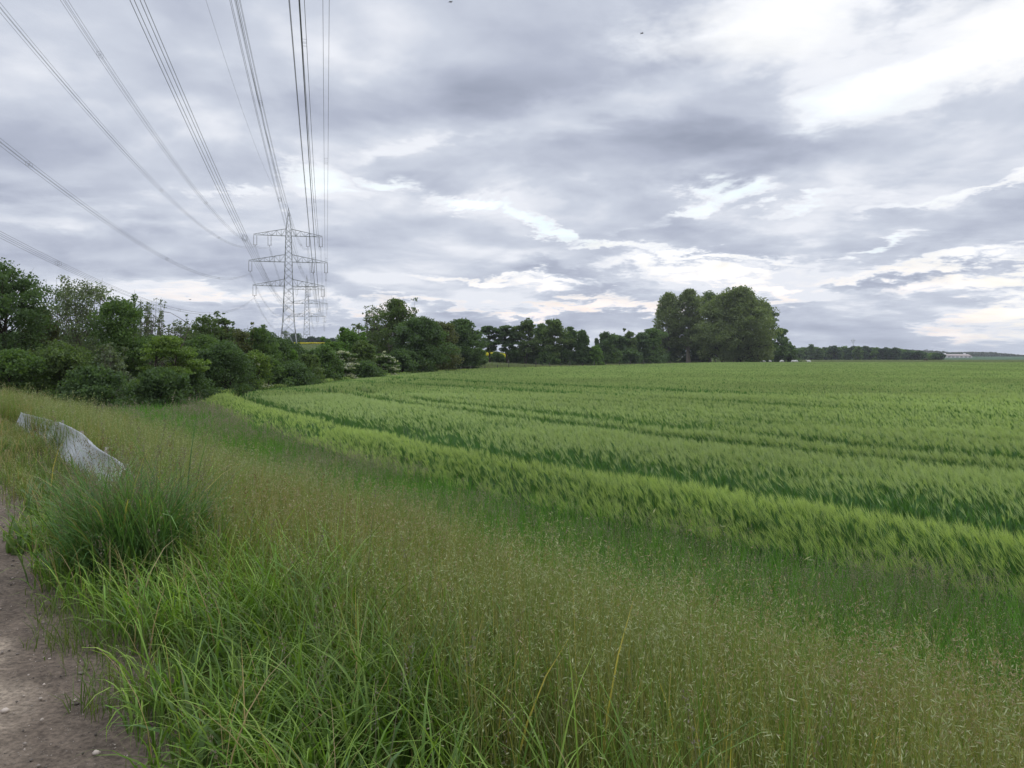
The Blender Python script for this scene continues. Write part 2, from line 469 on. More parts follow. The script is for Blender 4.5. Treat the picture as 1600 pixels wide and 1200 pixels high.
PZ = np.where(PP > .30, gz(PX, PY) - .02, PZ)
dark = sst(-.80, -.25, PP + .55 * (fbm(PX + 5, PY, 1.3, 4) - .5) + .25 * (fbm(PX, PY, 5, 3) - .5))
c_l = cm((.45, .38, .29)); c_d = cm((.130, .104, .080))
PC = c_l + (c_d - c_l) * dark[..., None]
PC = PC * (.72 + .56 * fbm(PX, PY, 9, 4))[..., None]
n0, n1_ = PX.shape
i = np.arange(n0 - 1)[:, None] * n1_; j = np.arange(n1_ - 1)[None]
Q = np.stack([i + j, i + j + 1, i + n1_ + j + 1, i + n1_ + j], -1).reshape(-1, 4)
m_path, t, out = new_mat('trodden dirt')
g = t.node('ShaderNodeNewGeometry'); a = t.node('ShaderNodeAttribute', attribute_name='Col')
n1 = t.noise(g.outputs['Position'], 38, 8, .7); n2 = t.noise(g.outputs['Position'], 7, 6, .65)
vor = t.node('ShaderNodeTexVoronoi'); vor.inputs['Scale'].default_value = 70; t.put(vor.inputs['Vector'], g.outputs['Position'])
peb = t.maprange(vor.outputs['Distance'], .10, .22, 1, 0)
pk = t.math('MULTIPLY', peb, t.maprange(t.noise(g.outputs['Position'], 22, 2, .5), .50, .60))
c = t.mix(1.0, a.outputs['Color'], t.ramp(n1, [(.32, (.45, .44, .44)), (.68, (1.5, 1.46, 1.42))]), 'MULTIPLY')
c = t.mix(1.0, c, t.ramp(n2, [(.3, (.75, .75, .75)), (.7, (1.2, 1.2, 1.2))]), 'MULTIPLY')
c = t.mix(t.math('MULTIPLY', pk, .75), c, (.42, .38, .33))
p = t.node('ShaderNodeBsdfPrincipled'); t.put(p.inputs['Base Color'], c); p.inputs['Roughness'].default_value = .95; p.inputs['Specular IOR Level'].default_value = .15
b = t.node('ShaderNodeBump'); b.inputs['Strength'].default_value = .8; b.inputs['Distance'].default_value = .02
t.put(b.inputs['Height'], t.math('ADD', t.math('ADD', n1, t.math('MULTIPLY', pk, .6)), n2)); t.l.new(b.outputs[0], p.inputs['Normal'])
t.l.new(p.outputs[0], out.inputs[0])
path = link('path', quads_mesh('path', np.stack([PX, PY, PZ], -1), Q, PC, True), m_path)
tag(path, 'bare brown dirt path along the left edge, pale where it is trodden', 'path', kind='structure')
# loose stones and crumbs of earth on it
rg = np.random.default_rng(11)
n = 6000
p_ = -3.2 + 3.5 * rg.random(n) ** .7; s_ = rg.random(n) ** 1.3 * 14 + .5
sx_, sy_ = path_xy(p_, s_)
sz_ = gz(sx_, sy_) + .02 + .035 * (1 - sst(-1.2, -.2, p_)) + .02 * (fbm(sx_, sy_, 2.2, 4) - .5)
size = .003 + .007 * rg.random(n) ** 3 + .012 * (rg.random(n) > .99)
oct_ = np.array([(1, 0, 0), (0, 1, 0), (-1, 0, 0), (0, -1, 0)]); 
ring = np.arange(6) / 6 * 2 * np.pi
loc = np.concatenate([np.stack([np.cos(ring) * .7, np.sin(ring) * .7, np.full(6, -.4)], 1), np.stack([np.cos(ring + .3), np.sin(ring + .3), np.full(6, .1)], 1), np.stack([np.cos(ring) * .45, np.sin(ring) * .45, np.full(6, .55)], 1)])
SV = loc[None] * (1 + .5 * (rg.random((n, 18, 3)) - .5)) * size[:, None, None] * (.6 + .8 * rg.random((n, 1, 3)))
SV = SV + np.stack([sx_, sy_, sz_], 1)[:, None]
q = [[a, (a + 1) % 6, 6 + (a + 1) % 6, 6 + a] for a in range(6)] + [[6 + a, 6 + (a + 1) % 6, 12 + (a + 1) % 6, 12 + a] for a in range(6)] + [[12, 13, 14, 15], [12, 15, 16, 17]]
SQ = np.arange(n)[:, None, None] * 18 + np.array(q)[None]
sc = cm((.27, .23, .19)) * (.3 + 1.3 * rg.random((n, 1)) ** 2)
stones = link('gravel', quads_mesh('gravel', SV, SQ, np.repeat(sc, 18, axis=0), True), plant_mat('stone', 0, .85, .2))
tag(stones, 'small loose stones and crumbs of earth scattered on the dirt path', 'gravel', kind='stuff')

# ================================================================== grasses and the crop
def scatter(d0, d1, dens, rg, tm=.72):
    """points in the wedge the lens can see (and a bit beside it), dens per square metre"""
    mg = 2.6                                  # margin so that a step aside shows no bare edge
    n = int((tm * (d1 ** 2 - d0 ** 2) + 2 * mg * (d1 - d0)) * dens)
    u = np.linspace(d0, d1, 400); c = tm * (u ** 2 - d0 ** 2) + 2 * mg * (u - d0)
    D = np.interp(rg.random(n) * c[-1], c, u)
    return (rg.random(n) * 2 - 1) * (tm * D + mg), D
def colr(rg, n, a, b, k=1.0):
    u = rg.random((n, 1)) ** k
    return cm(a) + (cm(b) - cm(a)) * u
def thin(x, y, w, rg):
    m = rg.random(len(x)) < w
    return x[m], y[m]
def grow(acc, x, y, rg, h, w, a0, a1, K, cb, ct, az=None, hv=.25, zoff=0., taper=1.):
    n = len(x)
    if n == 0: return None
    az = rg.random(n) * 6.283 if az is None else az
    H = h * (1 + hv * rg.normal(size=n)).clip(.35, 1.8)
    D = np.hypot(x, y)
    Wd = np.sqrt((w * (1 + .3 * rg.normal(size=n)).clip(.4, 2)) ** 2 + (.42 * D / 794) ** 2)
    base = np.stack([x, y, gz(x, y) + zoff - .01], 1)
    A0 = np.abs(a0 * rg.normal(size=n)); A1 = A0 + a1 * (.4 + 1.1 * rg.random(n)) * np.where(rg.random(n) < .25, 1.6, 1.0)
    V, Q, C, P = ribbons(base, az, H, Wd, A0, A1, K, cb, ct, twist=rg.random(n) * 6.283 if False else az + 1.57 + .8 * rg.normal(size=n), taper=taper)
    acc.add(V, Q, C)
    return P
def panicle(acc, P, rg, k, span, spread, L, Wd, ca, cb, droop=.6):
    """k spikelets along the top of each stem"""
    n = len(P)
    tip = P[:, -1]; low = P[:, -2]; d = nrm(tip - low)
    u = rg.random((n, k))
    pos = tip[:, None] - d[:, None] * (u * span)[..., None] + rg.normal(size=(n, k, 3)) * (spread * (.35 + u))[..., None]
    pos = pos.reshape(-1, 3)
    ax = np.repeat(d, k, 0) + rg.normal(size=(n * k, 3)) * .5 - cm((0, 0, 1)) * droop * rg.random((n * k, 1)) * 2
    m = n * k
    D = np.hypot(pos[:, 0], pos[:, 1])
    V, Q, C = flakes(pos, ax, np.sqrt((L * (.7 + .6 * rg.random(m))) ** 2 + (.7 * D / 794) ** 2), np.sqrt((Wd * (.7 + .6 * rg.random(m))) ** 2 + (.5 * D / 794) ** 2), colr(rg, m, ca, cb), rg)
    acc.add(V, Q, C)

def w_tan(x, y):
    p = pd(x, y) + 1.1 * (fbm(x, y, .45, 3) - .5); al = -.6 * x + .8 * y
    hi = 4.0 + 1.0 * sst(8, 30, al)
    lo = 1.25 - 1.0 * sst(7, 12, al)
    return sst(lo - .5, lo + .5, p) * (1 - sst(hi - .3, hi + .3, p))
def w_strip(x, y):
    p = pd(x, y) + .8 * (fbm(x + 9, y, .5, 3) - .5); al = -.6 * x + .8 * y
    hi = 4.0 + 1.0 * sst(8, 30, al)
    return sst(hi - .4, hi + .3, p)
def out_crop(x, y, margin=.10):
    return crop_d(x, y) < -margin
def not_sheet(x, y):     # nothing tall right against the plastic sheet
    p = pd(x, y); al = -.6 * x + .8 * y
    k = (p > .35) & (p < 1.4) & (al > 8.6) & (al < 23)
    m = ~k | (_rg.random(len(x)) < np.where(al < 15.5, .16, .5))
    return x[m], y[m]
def in_sheet(x, y):      # keep the strip before the plastic sheet short
    p = pd(x, y); al = -.6 * x + .8 * y
    return (p > -.4) & (p < 1.25) & (al > 8.6) & (al < 24)

rg = np.random.default_rng(3)
# ---- tall seeding grass, tan and olive
tan = Acc()
for (d0, d1, ds, K, ks, kd) in ((.8, 5, 1150, 4, 14, 1600), (5, 10, 620, 3, 11, 750), (10, 20, 300, 3, 8, 330), (20, 36, 130, 2, 5, 110), (36, 75, 40, 2, 4, 30)):
    x, y = scatter(d0, d1, ds, rg); x, y = thin(x, y, w_tan(x, y) * (.45 + .9 * fbm(x, y, .9, 3)), rg)
    m = out_crop(x, y); x, y = x[m], y[m]
    x, y = not_sheet(x, y)
    hh = np.where(in_sheet(x, y), .22, .70) * (.75 + .5 * fbm(x + 3, y, .5, 3))
    n = len(x)
    warm = (.20 + .50 * fbm(x + 31, y + 7, .38, 3) + .20 * np.exp(-((x + 1.3) ** 2 + (y - 7.0) ** 2) / 7.0) * .65)[:, None]
    cb = colr(rg, n, (.06, .10, .02), (.17, .16, .035)); ct = colr(rg, n, (.14, .185, .05), (.28, .285, .11)) * (1 + 1.0 * (warm - .45) * cm((1.1, .15, .2)))
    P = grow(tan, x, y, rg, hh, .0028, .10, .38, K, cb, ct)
    sel = rg.random(n) < .8
    m = rg.random(n) < .5          # plain upright stalks, green and straw, in patches
    gp = (fbm(x[m] + 50, y[m] + 11, .7, 3) + .22 * rg.normal(size=m.sum()) > .44)[:, None]
    k_ = m.sum()
    grow(tan, x[m] + .02, y[m] + .02, rg, hh[m] * .92, .0040, .07, .22, K, np.where(gp, colr(rg, k_, (.06, .12, .02), (.09, .16, .03)), colr(rg, k_, (.14, .13, .03), (.26, .21, .06))),
         np.where(gp, colr(rg, k_, (.10, .20, .03), (.17, .28, .05)), colr(rg, k_, (.24, .22, .06), (.40, .34, .12))), hv=.2)
    red = (warm[sel, 0] + .06 * rg.normal(size=sel.sum()) > .51)
    panicle(tan, P[sel][~red], rg, int(ks * .75), .18, .014, .021, .0030, (.17, .205, .075), (.36, .38, .20))
    panicle(tan, P[sel][red], rg, int(ks * .75), .18, .014, .019, .0032, (.20, .16, .08), (.37, .30, .19))
    x, y = scatter(d0, d1, kd, rg); x, y = thin(x, y, w_tan(x, y), rg)
    m = out_crop(x, y); x, y = x[m], y[m]; x, y = not_sheet(x, y); n = len(x)
    hh = np.where(in_sheet(x, y), .16, .46)
    grow(tan, x, y, rg, hh, .0042, .22, 1.0, K, colr(rg, n, (.05, .08, .02), (.11, .13, .035)), colr(rg, n, (.10, .13, .03), (.26, .22, .085), 1.2), hv=.3)
tan_o = link('meadow_grass', tan.mesh('meadow_grass'), M_GRASS)
tag(tan_o, 'tall olive and tan seeding grass standing on the verge between path and barley', 'grass', kind='stuff')

# ---- brown flower heads and a few yellow stalks among it
wd = Acc()
x, y = scatter(1.8, 9, 5, rg); x, y = thin(x, y, w_tan(x, y) * (fbm(x, y, .8, 2) > .5), rg); n = len(x)
P = grow(wd, x, y, rg, .68, .003, .1, .3, 3, colr(rg, n, (.10, .09, .04), (.14, .12, .05)), colr(rg, n, (.12, .07, .04), (.17, .10, .05)))
panicle(wd, P, rg, 20, .10, .012, .012, .007, (.10, .045, .03), (.22, .11, .06), .1)
x, y = scatter(1.8, 9, 14, rg); x, y = thin(x, y, w_tan(x, y), rg); n = len(x)
grow(wd, x, y, rg, .55, .009, .12, .5, 4, colr(rg, n, (.30, .27, .05), (.40, .33, .06)), colr(rg, n, (.42, .36, .08), (.52, .42, .12)))
tag(link('wild_sorrel', wd.mesh('wild_sorrel'), M_GRASS), 'rust brown sorrel heads and yellowed stalks scattered through the tall grass', 'wildflowers', kind='stuff')

# ---- fresh green grass: broad arching blades by the path, and the green strip before the barley
gr = Acc()
def w_fresh(x, y):
    al = -.6 * x + .8 * y; p = pd(x, y) + .9 * (fbm(x + 2, y + 5, .8, 3) - .5) - .03 - .20 * sst(5.2, 7.5, al)
    return sst(-.24, .10, p) * (1 - sst(.9, 1.7, p) * (1 - .02))
for (d0, d1, ds, K) in ((.8, 4, 1500, 5), (4, 8, 1000, 4), (8, 15, 350, 3), (15, 40, 90, 2)):
    x, y = scatter(d0, d1, ds, rg, .78); x, y = thin(x, y, w_fresh(x, y) * sst(.25, .62, fbm(x, y, 2.6, 2)), rg); x, y = not_sheet(x, y); n = len(x)
    near = np.clip(pd(x, y) / 1.0, 0, 1)
    hh = (.26 + .24 * near) * (.7 + .6 * fbm(x + 8, y, 1.6, 2)) * np.where(in_sheet(x, y), .42, 1)
    hue = fbm(x, y, 1.1, 2)[:, None]
    ct = colr(rg, n, (.14, .28, .035), (.30, .42, .07)) * (.45 + 1.0 * hue) * (1 - .5 * (rg.random((n, 1)) < .35))
    out_az = math.atan2(-.6, -.8) + rg.normal(size=n) * 1.3
    az = np.where(rg.random(n) < .75 * (1 - near), out_az, rg.random(n) * 6.283)
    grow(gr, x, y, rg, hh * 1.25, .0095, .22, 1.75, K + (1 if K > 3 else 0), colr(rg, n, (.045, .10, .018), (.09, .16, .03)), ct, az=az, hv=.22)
    m = rg.random(n) < .09
    grow(gr, x[m], y[m], rg, .42, .005, .3, 1.0, K, colr(rg, m.sum(), (.22, .16, .07), (.30, .22, .10)), colr(rg, m.sum(), (.34, .26, .12), (.45, .36, .2)), hv=.3)
# a few broad-leaved weeds between the blades
x, y = scatter(1.6, 9, 7, rg, .78); x, y = thin(x, y, w_fresh(x, y), rg); n = len(x)
x = np.repeat(x, 8); y = np.repeat(y, 8); n = len(x)
grow(gr, x + .02 * rg.normal(size=n), y + .02 * rg.normal(size=n), rg, .26, .034, .35, 1.2, 4, colr(rg, n, (.05, .09, .025), (.09, .13, .04)), colr(rg, n, (.07, .15, .04), (.14, .21, .07)), hv=.3)
x, y = scatter(1.6, 8, 10, rg, .78); x, y = thin(x, y, w_fresh(x, y), rg); n = len(x)
P = grow(gr, x, y, rg, .66, .003, .1, .35, 4, colr(rg, n, (.09, .11, .05), (.12, .14, .06)), colr(rg, n, (.12, .10, .07), (.17, .14, .10)))
panicle(gr, P, rg, 34, .15, .008, .010, .004, (.11, .095, .07), (.21, .18, .14), .1)
# short mat under it all
for (d0, d1, ds) in ((1.2, 5, 1600), (5, 12, 500)):
    x, y = scatter(d0, d1, ds, rg, .78)
    pz = pd(x, y) + .5 * (fbm(x, y, 2.5, 3) - .5) - .03 - .20 * sst(5.2, 7.5, -.6 * x + .8 * y)
    x, y = thin(x, y, sst(-.22, .12, pz), rg); m = out_crop(x, y); x, y = x[m], y[m]; n = len(x)
    grow(gr, x, y, rg, .16, .005, .4, 1.3, 2, colr(rg, n, (.05, .09, .02), (.10, .13, .03)), colr(rg, n, (.09, .16, .03), (.22, .24, .08)), hv=.4)
green_o = link('green_grass', gr.mesh('green_grass'), M_GRASS)
tag(green_o, 'fresh green arching grass spilling over the edge of the dirt path', 'grass', kind='stuff')

st = Acc()
for (d0, d1, ds, K, ks) in ((2, 9, 900, 4, 12), (9, 18, 480, 3, 9), (18, 36, 190, 2, 6), (36, 80, 60, 2, 4)):
    x, y = scatter(d0, d1, ds, rg); x, y = thin(x, y, w_strip(x, y), rg)
    m = out_crop(x, y, -.12) & (pd(x, y) < 26 - 0 * x); x, y = x[m], y[m]; n = len(x)
    al = -.6 * x + .8 * y
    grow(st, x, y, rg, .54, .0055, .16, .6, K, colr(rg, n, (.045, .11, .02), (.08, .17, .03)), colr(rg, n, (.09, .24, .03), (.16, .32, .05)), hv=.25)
    m = rg.random(n) < .16 * sst(.35, .6, fbm(x, y, .5, 3)) * (1 + sst(-2.5, -.6, -edge_dist(x, y)))
    P = grow(st, x[m], y[m], rg, .64, .0022, .08, .35, K, colr(rg, m.sum(), (.08, .13, .04), (.12, .16, .06)), colr(rg, m.sum(), (.15, .15, .09), (.22, .19, .13)), hv=.15)
    panicle(st, P, rg, ks + 4, .16, .026, .008, .0026, (.17, .14, .12), (.33, .28, .23), .2)
strip_o = link('flowering_grass', st.mesh('flowering_grass'), M_GRASS)
tag(strip_o, 'lush green grass strip with fine purplish flower heads along the edge of the barley', 'grass', kind='stuff')

# ---- one big dark tussock beside the path
tu = Acc()
tc_ = (-2.80, 5.9)
n = 3600
nc = 11
ca_ = rg.random(nc) * 6.283; cr_ = .85 * rg.random(nc) ** .6
ki = rg.integers(0, nc, n)
r_ = rg.random(n) ** .6; a_ = rg.random(n) * 6.283
ox = cr_[ki] * np.cos(ca_[ki]) + .33 * r_ * np.cos(a_); oy = cr_[ki] * np.sin(ca_[ki]) + .33 * r_ * np.sin(a_)
hk = (.72 + .5 * rg.random(nc))[ki]
x = tc_[0] + ox * .40 - oy * .20 + .08 * rg.normal(size=n); y = tc_[1] + oy * .52 + ox * .10 + .10 * rg.normal(size=n)
az = np.where(rg.random(n) < .7, a_, np.arctan2(y - tc_[1], x - tc_[0])) + rg.normal(size=n) * 1.1
base = np.stack([x, y, gz(x, y) - .01], 1)
H = .68 * hk * (.62 + .8 * fbm(x + 3, y + 9, 2.6, 2)) * (1 + .24 * rg.normal(size=n)).clip(.4, 1.35)
A0 = .04 + .34 * r_ * rg.random(n); A1 = A0 + .1 + 1.9 * rg.random(n) ** 1.5
V, Q, C, P = ribbons(base, az, H, .0125 * (.5 + .9 * rg.random(n)), A0, A1 + .35, 6, colr(rg, n, (.03, .08, .022), (.06, .11, .03)), colr(rg, n, (.06, .15, .04), (.17, .29, .085)) * (.7 + .6 * rg.random((n, 1))) * (1 + (rg.random((n, 1)) < .09) * cm((1.6, .25, .6))), twist=az + 1.57 + .7 * rg.normal(size=n))
tu.add(V, Q, C)
m = rg.random(n) < .09
V, Q, C, P = ribbons(base[m], az[m], H[m] * 1.3, np.full(m.sum(), .004), A0[m] * .8, A0[m] + .55, 5, colr(rg, m.sum(), (.08, .12, .05), (.1, .14, .06)), colr(rg, m.sum(), (.12, .12, .07), (.17, .15, .1)))
tu.add(V, Q, C); panicle(tu, P, rg, 26, .16, .010, .012, .004, (.12, .11, .075), (.24, .21, .15), .1)
tag(link('grass_tussock', tu.mesh('grass_tussock'), M_GRASS), 'big dark green grass tussock beside the dirt path, in front of the grey plastic sheet', 'grass clump')

# ---- barley
GAPS = ((1.95, .46, 1.0), (7.3, .42, 1.0), (9.2, .42, 1.0), (12.4, .30, .75), (14.4, .22, .5), (16.4, .28, .6), (18.4, .25, .45), (20.5, .45, .9), (23.2, .3, .5), (26.2, .45, .95), (28.2, .45, .95), (30.6, .3, .45), (33, .35, .6), (36, .35, .5), (39, .4, .75), (42, .4, .5),
        (45, .5, .95), (47.4, .5, .95), (54, .5, .6), (61, .6, .6), (68, .8, .95), (72, .8, .95), (80, .8, .6), (91, .9, .95), (102, .9, .6), (115, 1.0, .95), (130, 1.0, .7), (146, 1.2, .95), (165, 1.2, .7), (185, 1.4, .95), (205, 1.4, .7), (228, 1.6, .9), (250, 1.6, .8), (272, 1.8, .9), (296, 1.8, .8))
def crop_h(x, y, d):
    d = d + .10 * (fbm(x, y, .25, 2) - .5) * 2 + (1.6 * (fbm(x, y, .02, 2) - .5)) * sst(12, 40, d)
    g = np.zeros_like(d)
    q = pd(x, y) - 7.7 + .5 * (fbm(x, y, .08, 2) - .5) + (2.4 * (fbm(x, y, .012, 2) - .5)) * sst(12, 60, pd(x, y))
    for c, w, s in GAPS:
        if c < 11: g = np.maximum(g, s * np.exp(-((d - c) / w) ** 4))
        else: g = np.maximum(g, s * np.exp(-((q - c) / w) ** 4) * sst(10.2, 10.8, d))
    inner = sst(2.5, 6.0, d)
    h = np.where(d < 1.95, .71 * (.48 + .52 * sst(-.15, .95, d)), .60 + .14 * inner)
    h = h + .07 * (fbm(x, y, .30, 4) - .5) + .08 * (fbm(x * .35, y, .12, 3) - .5)
    q2 = np.minimum(np.abs(d - 9.9), 9)
    back = sst(.0, 1.5, np.abs(q - 10.4)) * sst(0, 1.6, np.abs(q - 21.6)) * sst(0, 1.8, np.abs(q - 29.3))
    head = np.where(d < 1.95, 1.0, .10 + .90 * sst(2.7, 5.4 , d + 1.6 * (fbm(x, y, .5, 3) - .5) + 1.3 * sst(18, 34, np.hypot(x, y))) * (.35 + .65 * back))   # how far in ear
    return h * (1 - .80 * g), head * (1 - .9 * g), g
WIND = math.atan2(.35, -1.0)
bl = Acc()
cLeaf0, cLeaf1 = (.042, .085, .028), (.078, .145, .045)
cEar0, cEar1 = (.22, .29, .08), (.36, .42, .16)
for (d0, d1, ds, lod) in ((2.5, 13, 260, 0), (13, 22, 150, 0), (22, 42, 62, 1), (42, 80, 22, 2), (80, 150, 7, 2), (150, 300, 2.4, 2)):
    x, y = scatter(d0, d1, ds, rg, .74)
    d = crop_d(x, y); m = d > .02; x, y, d = x[m], y[m], d[m]
    h, head, g = crop_h(x, y, d)
    m = rg.random(len(x)) < (1 - .93 * g); x, y, d, h, head, g = x[m], y[m], d[m], h[m], head[m], g[m]
    n = len(x); D = np.hypot(x, y)
    base = np.stack([x, y, gz(x, y)], 1); az = WIND + rg.normal(size=n) * .8
    patch = fbm(x + 70, y + 20, .09, 3)[:, None]
    tone = (.80 + .40 * patch) * (.85 + .3 * rg.random((n, 1))) * (1 - .45 * g[:, None])
    yel = np.where(d < 1.95, .75, .10)[:, None]
    ear0 = (cm((.19, .265, .12)) * (1 - yel) + cm((.22, .30, .075)) * yel) * tone
    ear1 = (cm((.335, .41, .195)) * (1 - yel) + cm((.35, .44, .14)) * yel) * tone
    if lod < 2:
        K = 3 if lod == 0 else 2
        Hs = h * (.93 + .14 * rg.random(n))
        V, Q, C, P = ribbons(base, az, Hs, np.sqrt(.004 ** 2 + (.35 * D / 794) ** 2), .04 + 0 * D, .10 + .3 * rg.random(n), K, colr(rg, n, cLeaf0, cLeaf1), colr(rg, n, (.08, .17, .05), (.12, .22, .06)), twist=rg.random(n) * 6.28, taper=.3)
        bl.add(V, Q, C)
        tip = P[:, -1]
        for q in range(3 if lod == 0 else 2):   # leaves
            az2 = rg.random(n) * 6.283; f = (.30 + .22 * q + .1 * rg.random(n))
            b2 = base + (tip - base) * f[:, None]
            V, Q, C, _ = ribbons(b2, az2, (.24 + .1 * rg.random(n)) * h / .75, np.sqrt(.011 ** 2 + (.45 * D / 794) ** 2), .25 + .3 * rg.random(n), 1.0 + 1.2 * rg.random(n), K, colr(rg, n, cLeaf0, (.07, .17, .05)), colr(rg, n, (.06, .15, .045), (.10, .22, .06)) * tone)
            bl.add(V, Q, C)
        m = rg.random(n) < head
        T = tip[m]; k = m.sum(); Dm = D[m]
        dirn = nrm(np.stack([np.cos(az[m]) * .55, np.sin(az[m]) * .55, .75 + .3 * rg.random(k)], 1) + .15 * rg.normal(size=(k, 3)))
        V, Q, C = flakes(T + dirn * .035, dirn, np.full(k, .085), np.sqrt(.012 ** 2 + (.5 * Dm / 794) ** 2), ear0[m], rg)
        bl.add(V, Q, C)
        na_ = 6 if lod == 0 else 4
        dd = np.repeat(dirn, na_, 0) + rg.normal(size=(k * na_, 3)) * .13
        TT = np.repeat(T, na_, 0) + nrm(dd) * .12
        V, Q, C = flakes(TT, dd, np.full(k * na_, .16), np.sqrt(.0022 ** 2 + (.30 * np.repeat(Dm, na_) / 794) ** 2), np.repeat(ear1[m], na_, 0), rg)
        bl.add(V, Q, C)
    else:
        for q in range(3):
            o = rg.normal(size=(n, 2)) * .12
            b2 = base.copy(); b2[:, :2] += o; b2[:, 2] += h * .45
            isear = (rg.random(n) < head * .85)[:, None]
            ct = np.where(isear, ear1 * .9, colr(rg, n, (.07, .16, .05), (.10, .21, .06)) * tone)
            V, Q, C, _ = ribbons(b2, az + rg.normal(size=n) * .6, h * (.60 + .10 * rg.random(n)), .14 + 1.3 * D / 794 * .5, .05 + 0 * D, .3 + .5 * rg.random(n), 2, np.where(isear, ear0 * .7, colr(rg, n, cLeaf0, cLeaf1)), ct, twist=rg.normal(size=n) * .5)
            bl.add(V, Q, C)
# the closed canopy below the ears, further off
a_ = np.radians(np.linspace(-38, 64, 860)); r_ = np.concatenate([np.geomspace(4, 60, 430), np.geomspace(60.3, 300, 330)])
A, R = np.meshgrid(a_, r_)
X, Y = (np.sin(A) * R), (np.cos(A) * R)
d = crop_d(X, Y)
h, head, g = crop_h(X.ravel(), Y.ravel(), d)
rr_ = R.ravel()
hz = h * (.42 + .38 * sst(20, 90, rr_)) + .09 * (fbm(X.ravel(), Y.ravel(), 2.2, 3) - .5) * (1 + sst(30, 90, rr_))
dm = d.reshape(X.shape)
Z = (gz(X.ravel(), Y.ravel()) + np.where(d > .15, hz, -.3)).reshape(X.shape)
head = head.reshape(X.shape)[..., None]
patch = fbm(X + 70, Y + 20, .09, 3)[..., None]
far_ = sst(30, 110, R)[..., None]
CC = cm((.05, .09, .032)) * (1 - head * far_) + cm((.24, .31, .13)) * head * far_
CC = CC * (.75 + .5 * patch) * (1 - .35 * g.reshape(X.shape)[..., None])
nr_, nn = X.shape
i = np.arange(nr_ - 1)[:, None] * nn; j = np.arange(nn - 1)[None]
Q = np.stack([i + j, i + nn + j, i + nn + j + 1, i + j + 1], -1)
keep = (dm[:-1, :-1] > 0) | (dm[1:, 1:] > 0)
bl.add(np.stack([X, Y, Z], -1), Q[keep], CC.reshape(-1, 3))
barley = link('barley_crop', bl.mesh('barley_crop'), M_DRY)
tag(barley, 'wide field of green barley coming into ear, ruled with curving tramlines', 'barley', kind='stuff')

# ---- pasture beyond the barley
pa = Acc()
for (d0, d1, ds) in ((44, 80, 26), (80, 150, 7), (150, 300, 2.0), (300, 560, .5)):
    x, y = scatter(d0, d1, ds, rg, .74)
    m = out_crop(x, y, .2) & (pd(x, y) > 6); x, y = x[m], y[m]; n = len(x); D = np.hypot(x, y)
    base = np.stack([x, y, gz(x, y) - .02], 1)
    for q in range(2):
        b2 = base.copy(); b2[:, :2] += rg.normal(size=(n, 2)) * .3
        V, Q, C, _ = ribbons(b2, rg.random(n) * 6.28, (.30 + .3 * rg.random(n)), .06 + .9 * D / 794 * .5, .1 + 0 * D, .4 + .6 * rg.random(n), 2, colr(rg, n, (.07, .11, .035), (.11, .16, .05)), colr(rg, n, (.14, .19, .08), (.30, .30, .17)) * (.7 + .6 * fbm(x, y, .04, 3)[:, None]), twist=rg.normal(size=n) * .6)
        pa.add(V, Q, C)
tag(link('pasture_grass', pa.mesh('pasture_grass'), M_GRASS), 'grey green pasture grass between the barley and the trees', 'grass', kind='stuff')
print('grass quads', [len(o.data.polygons) for o in SC.objects if o.type == 'MESH'])

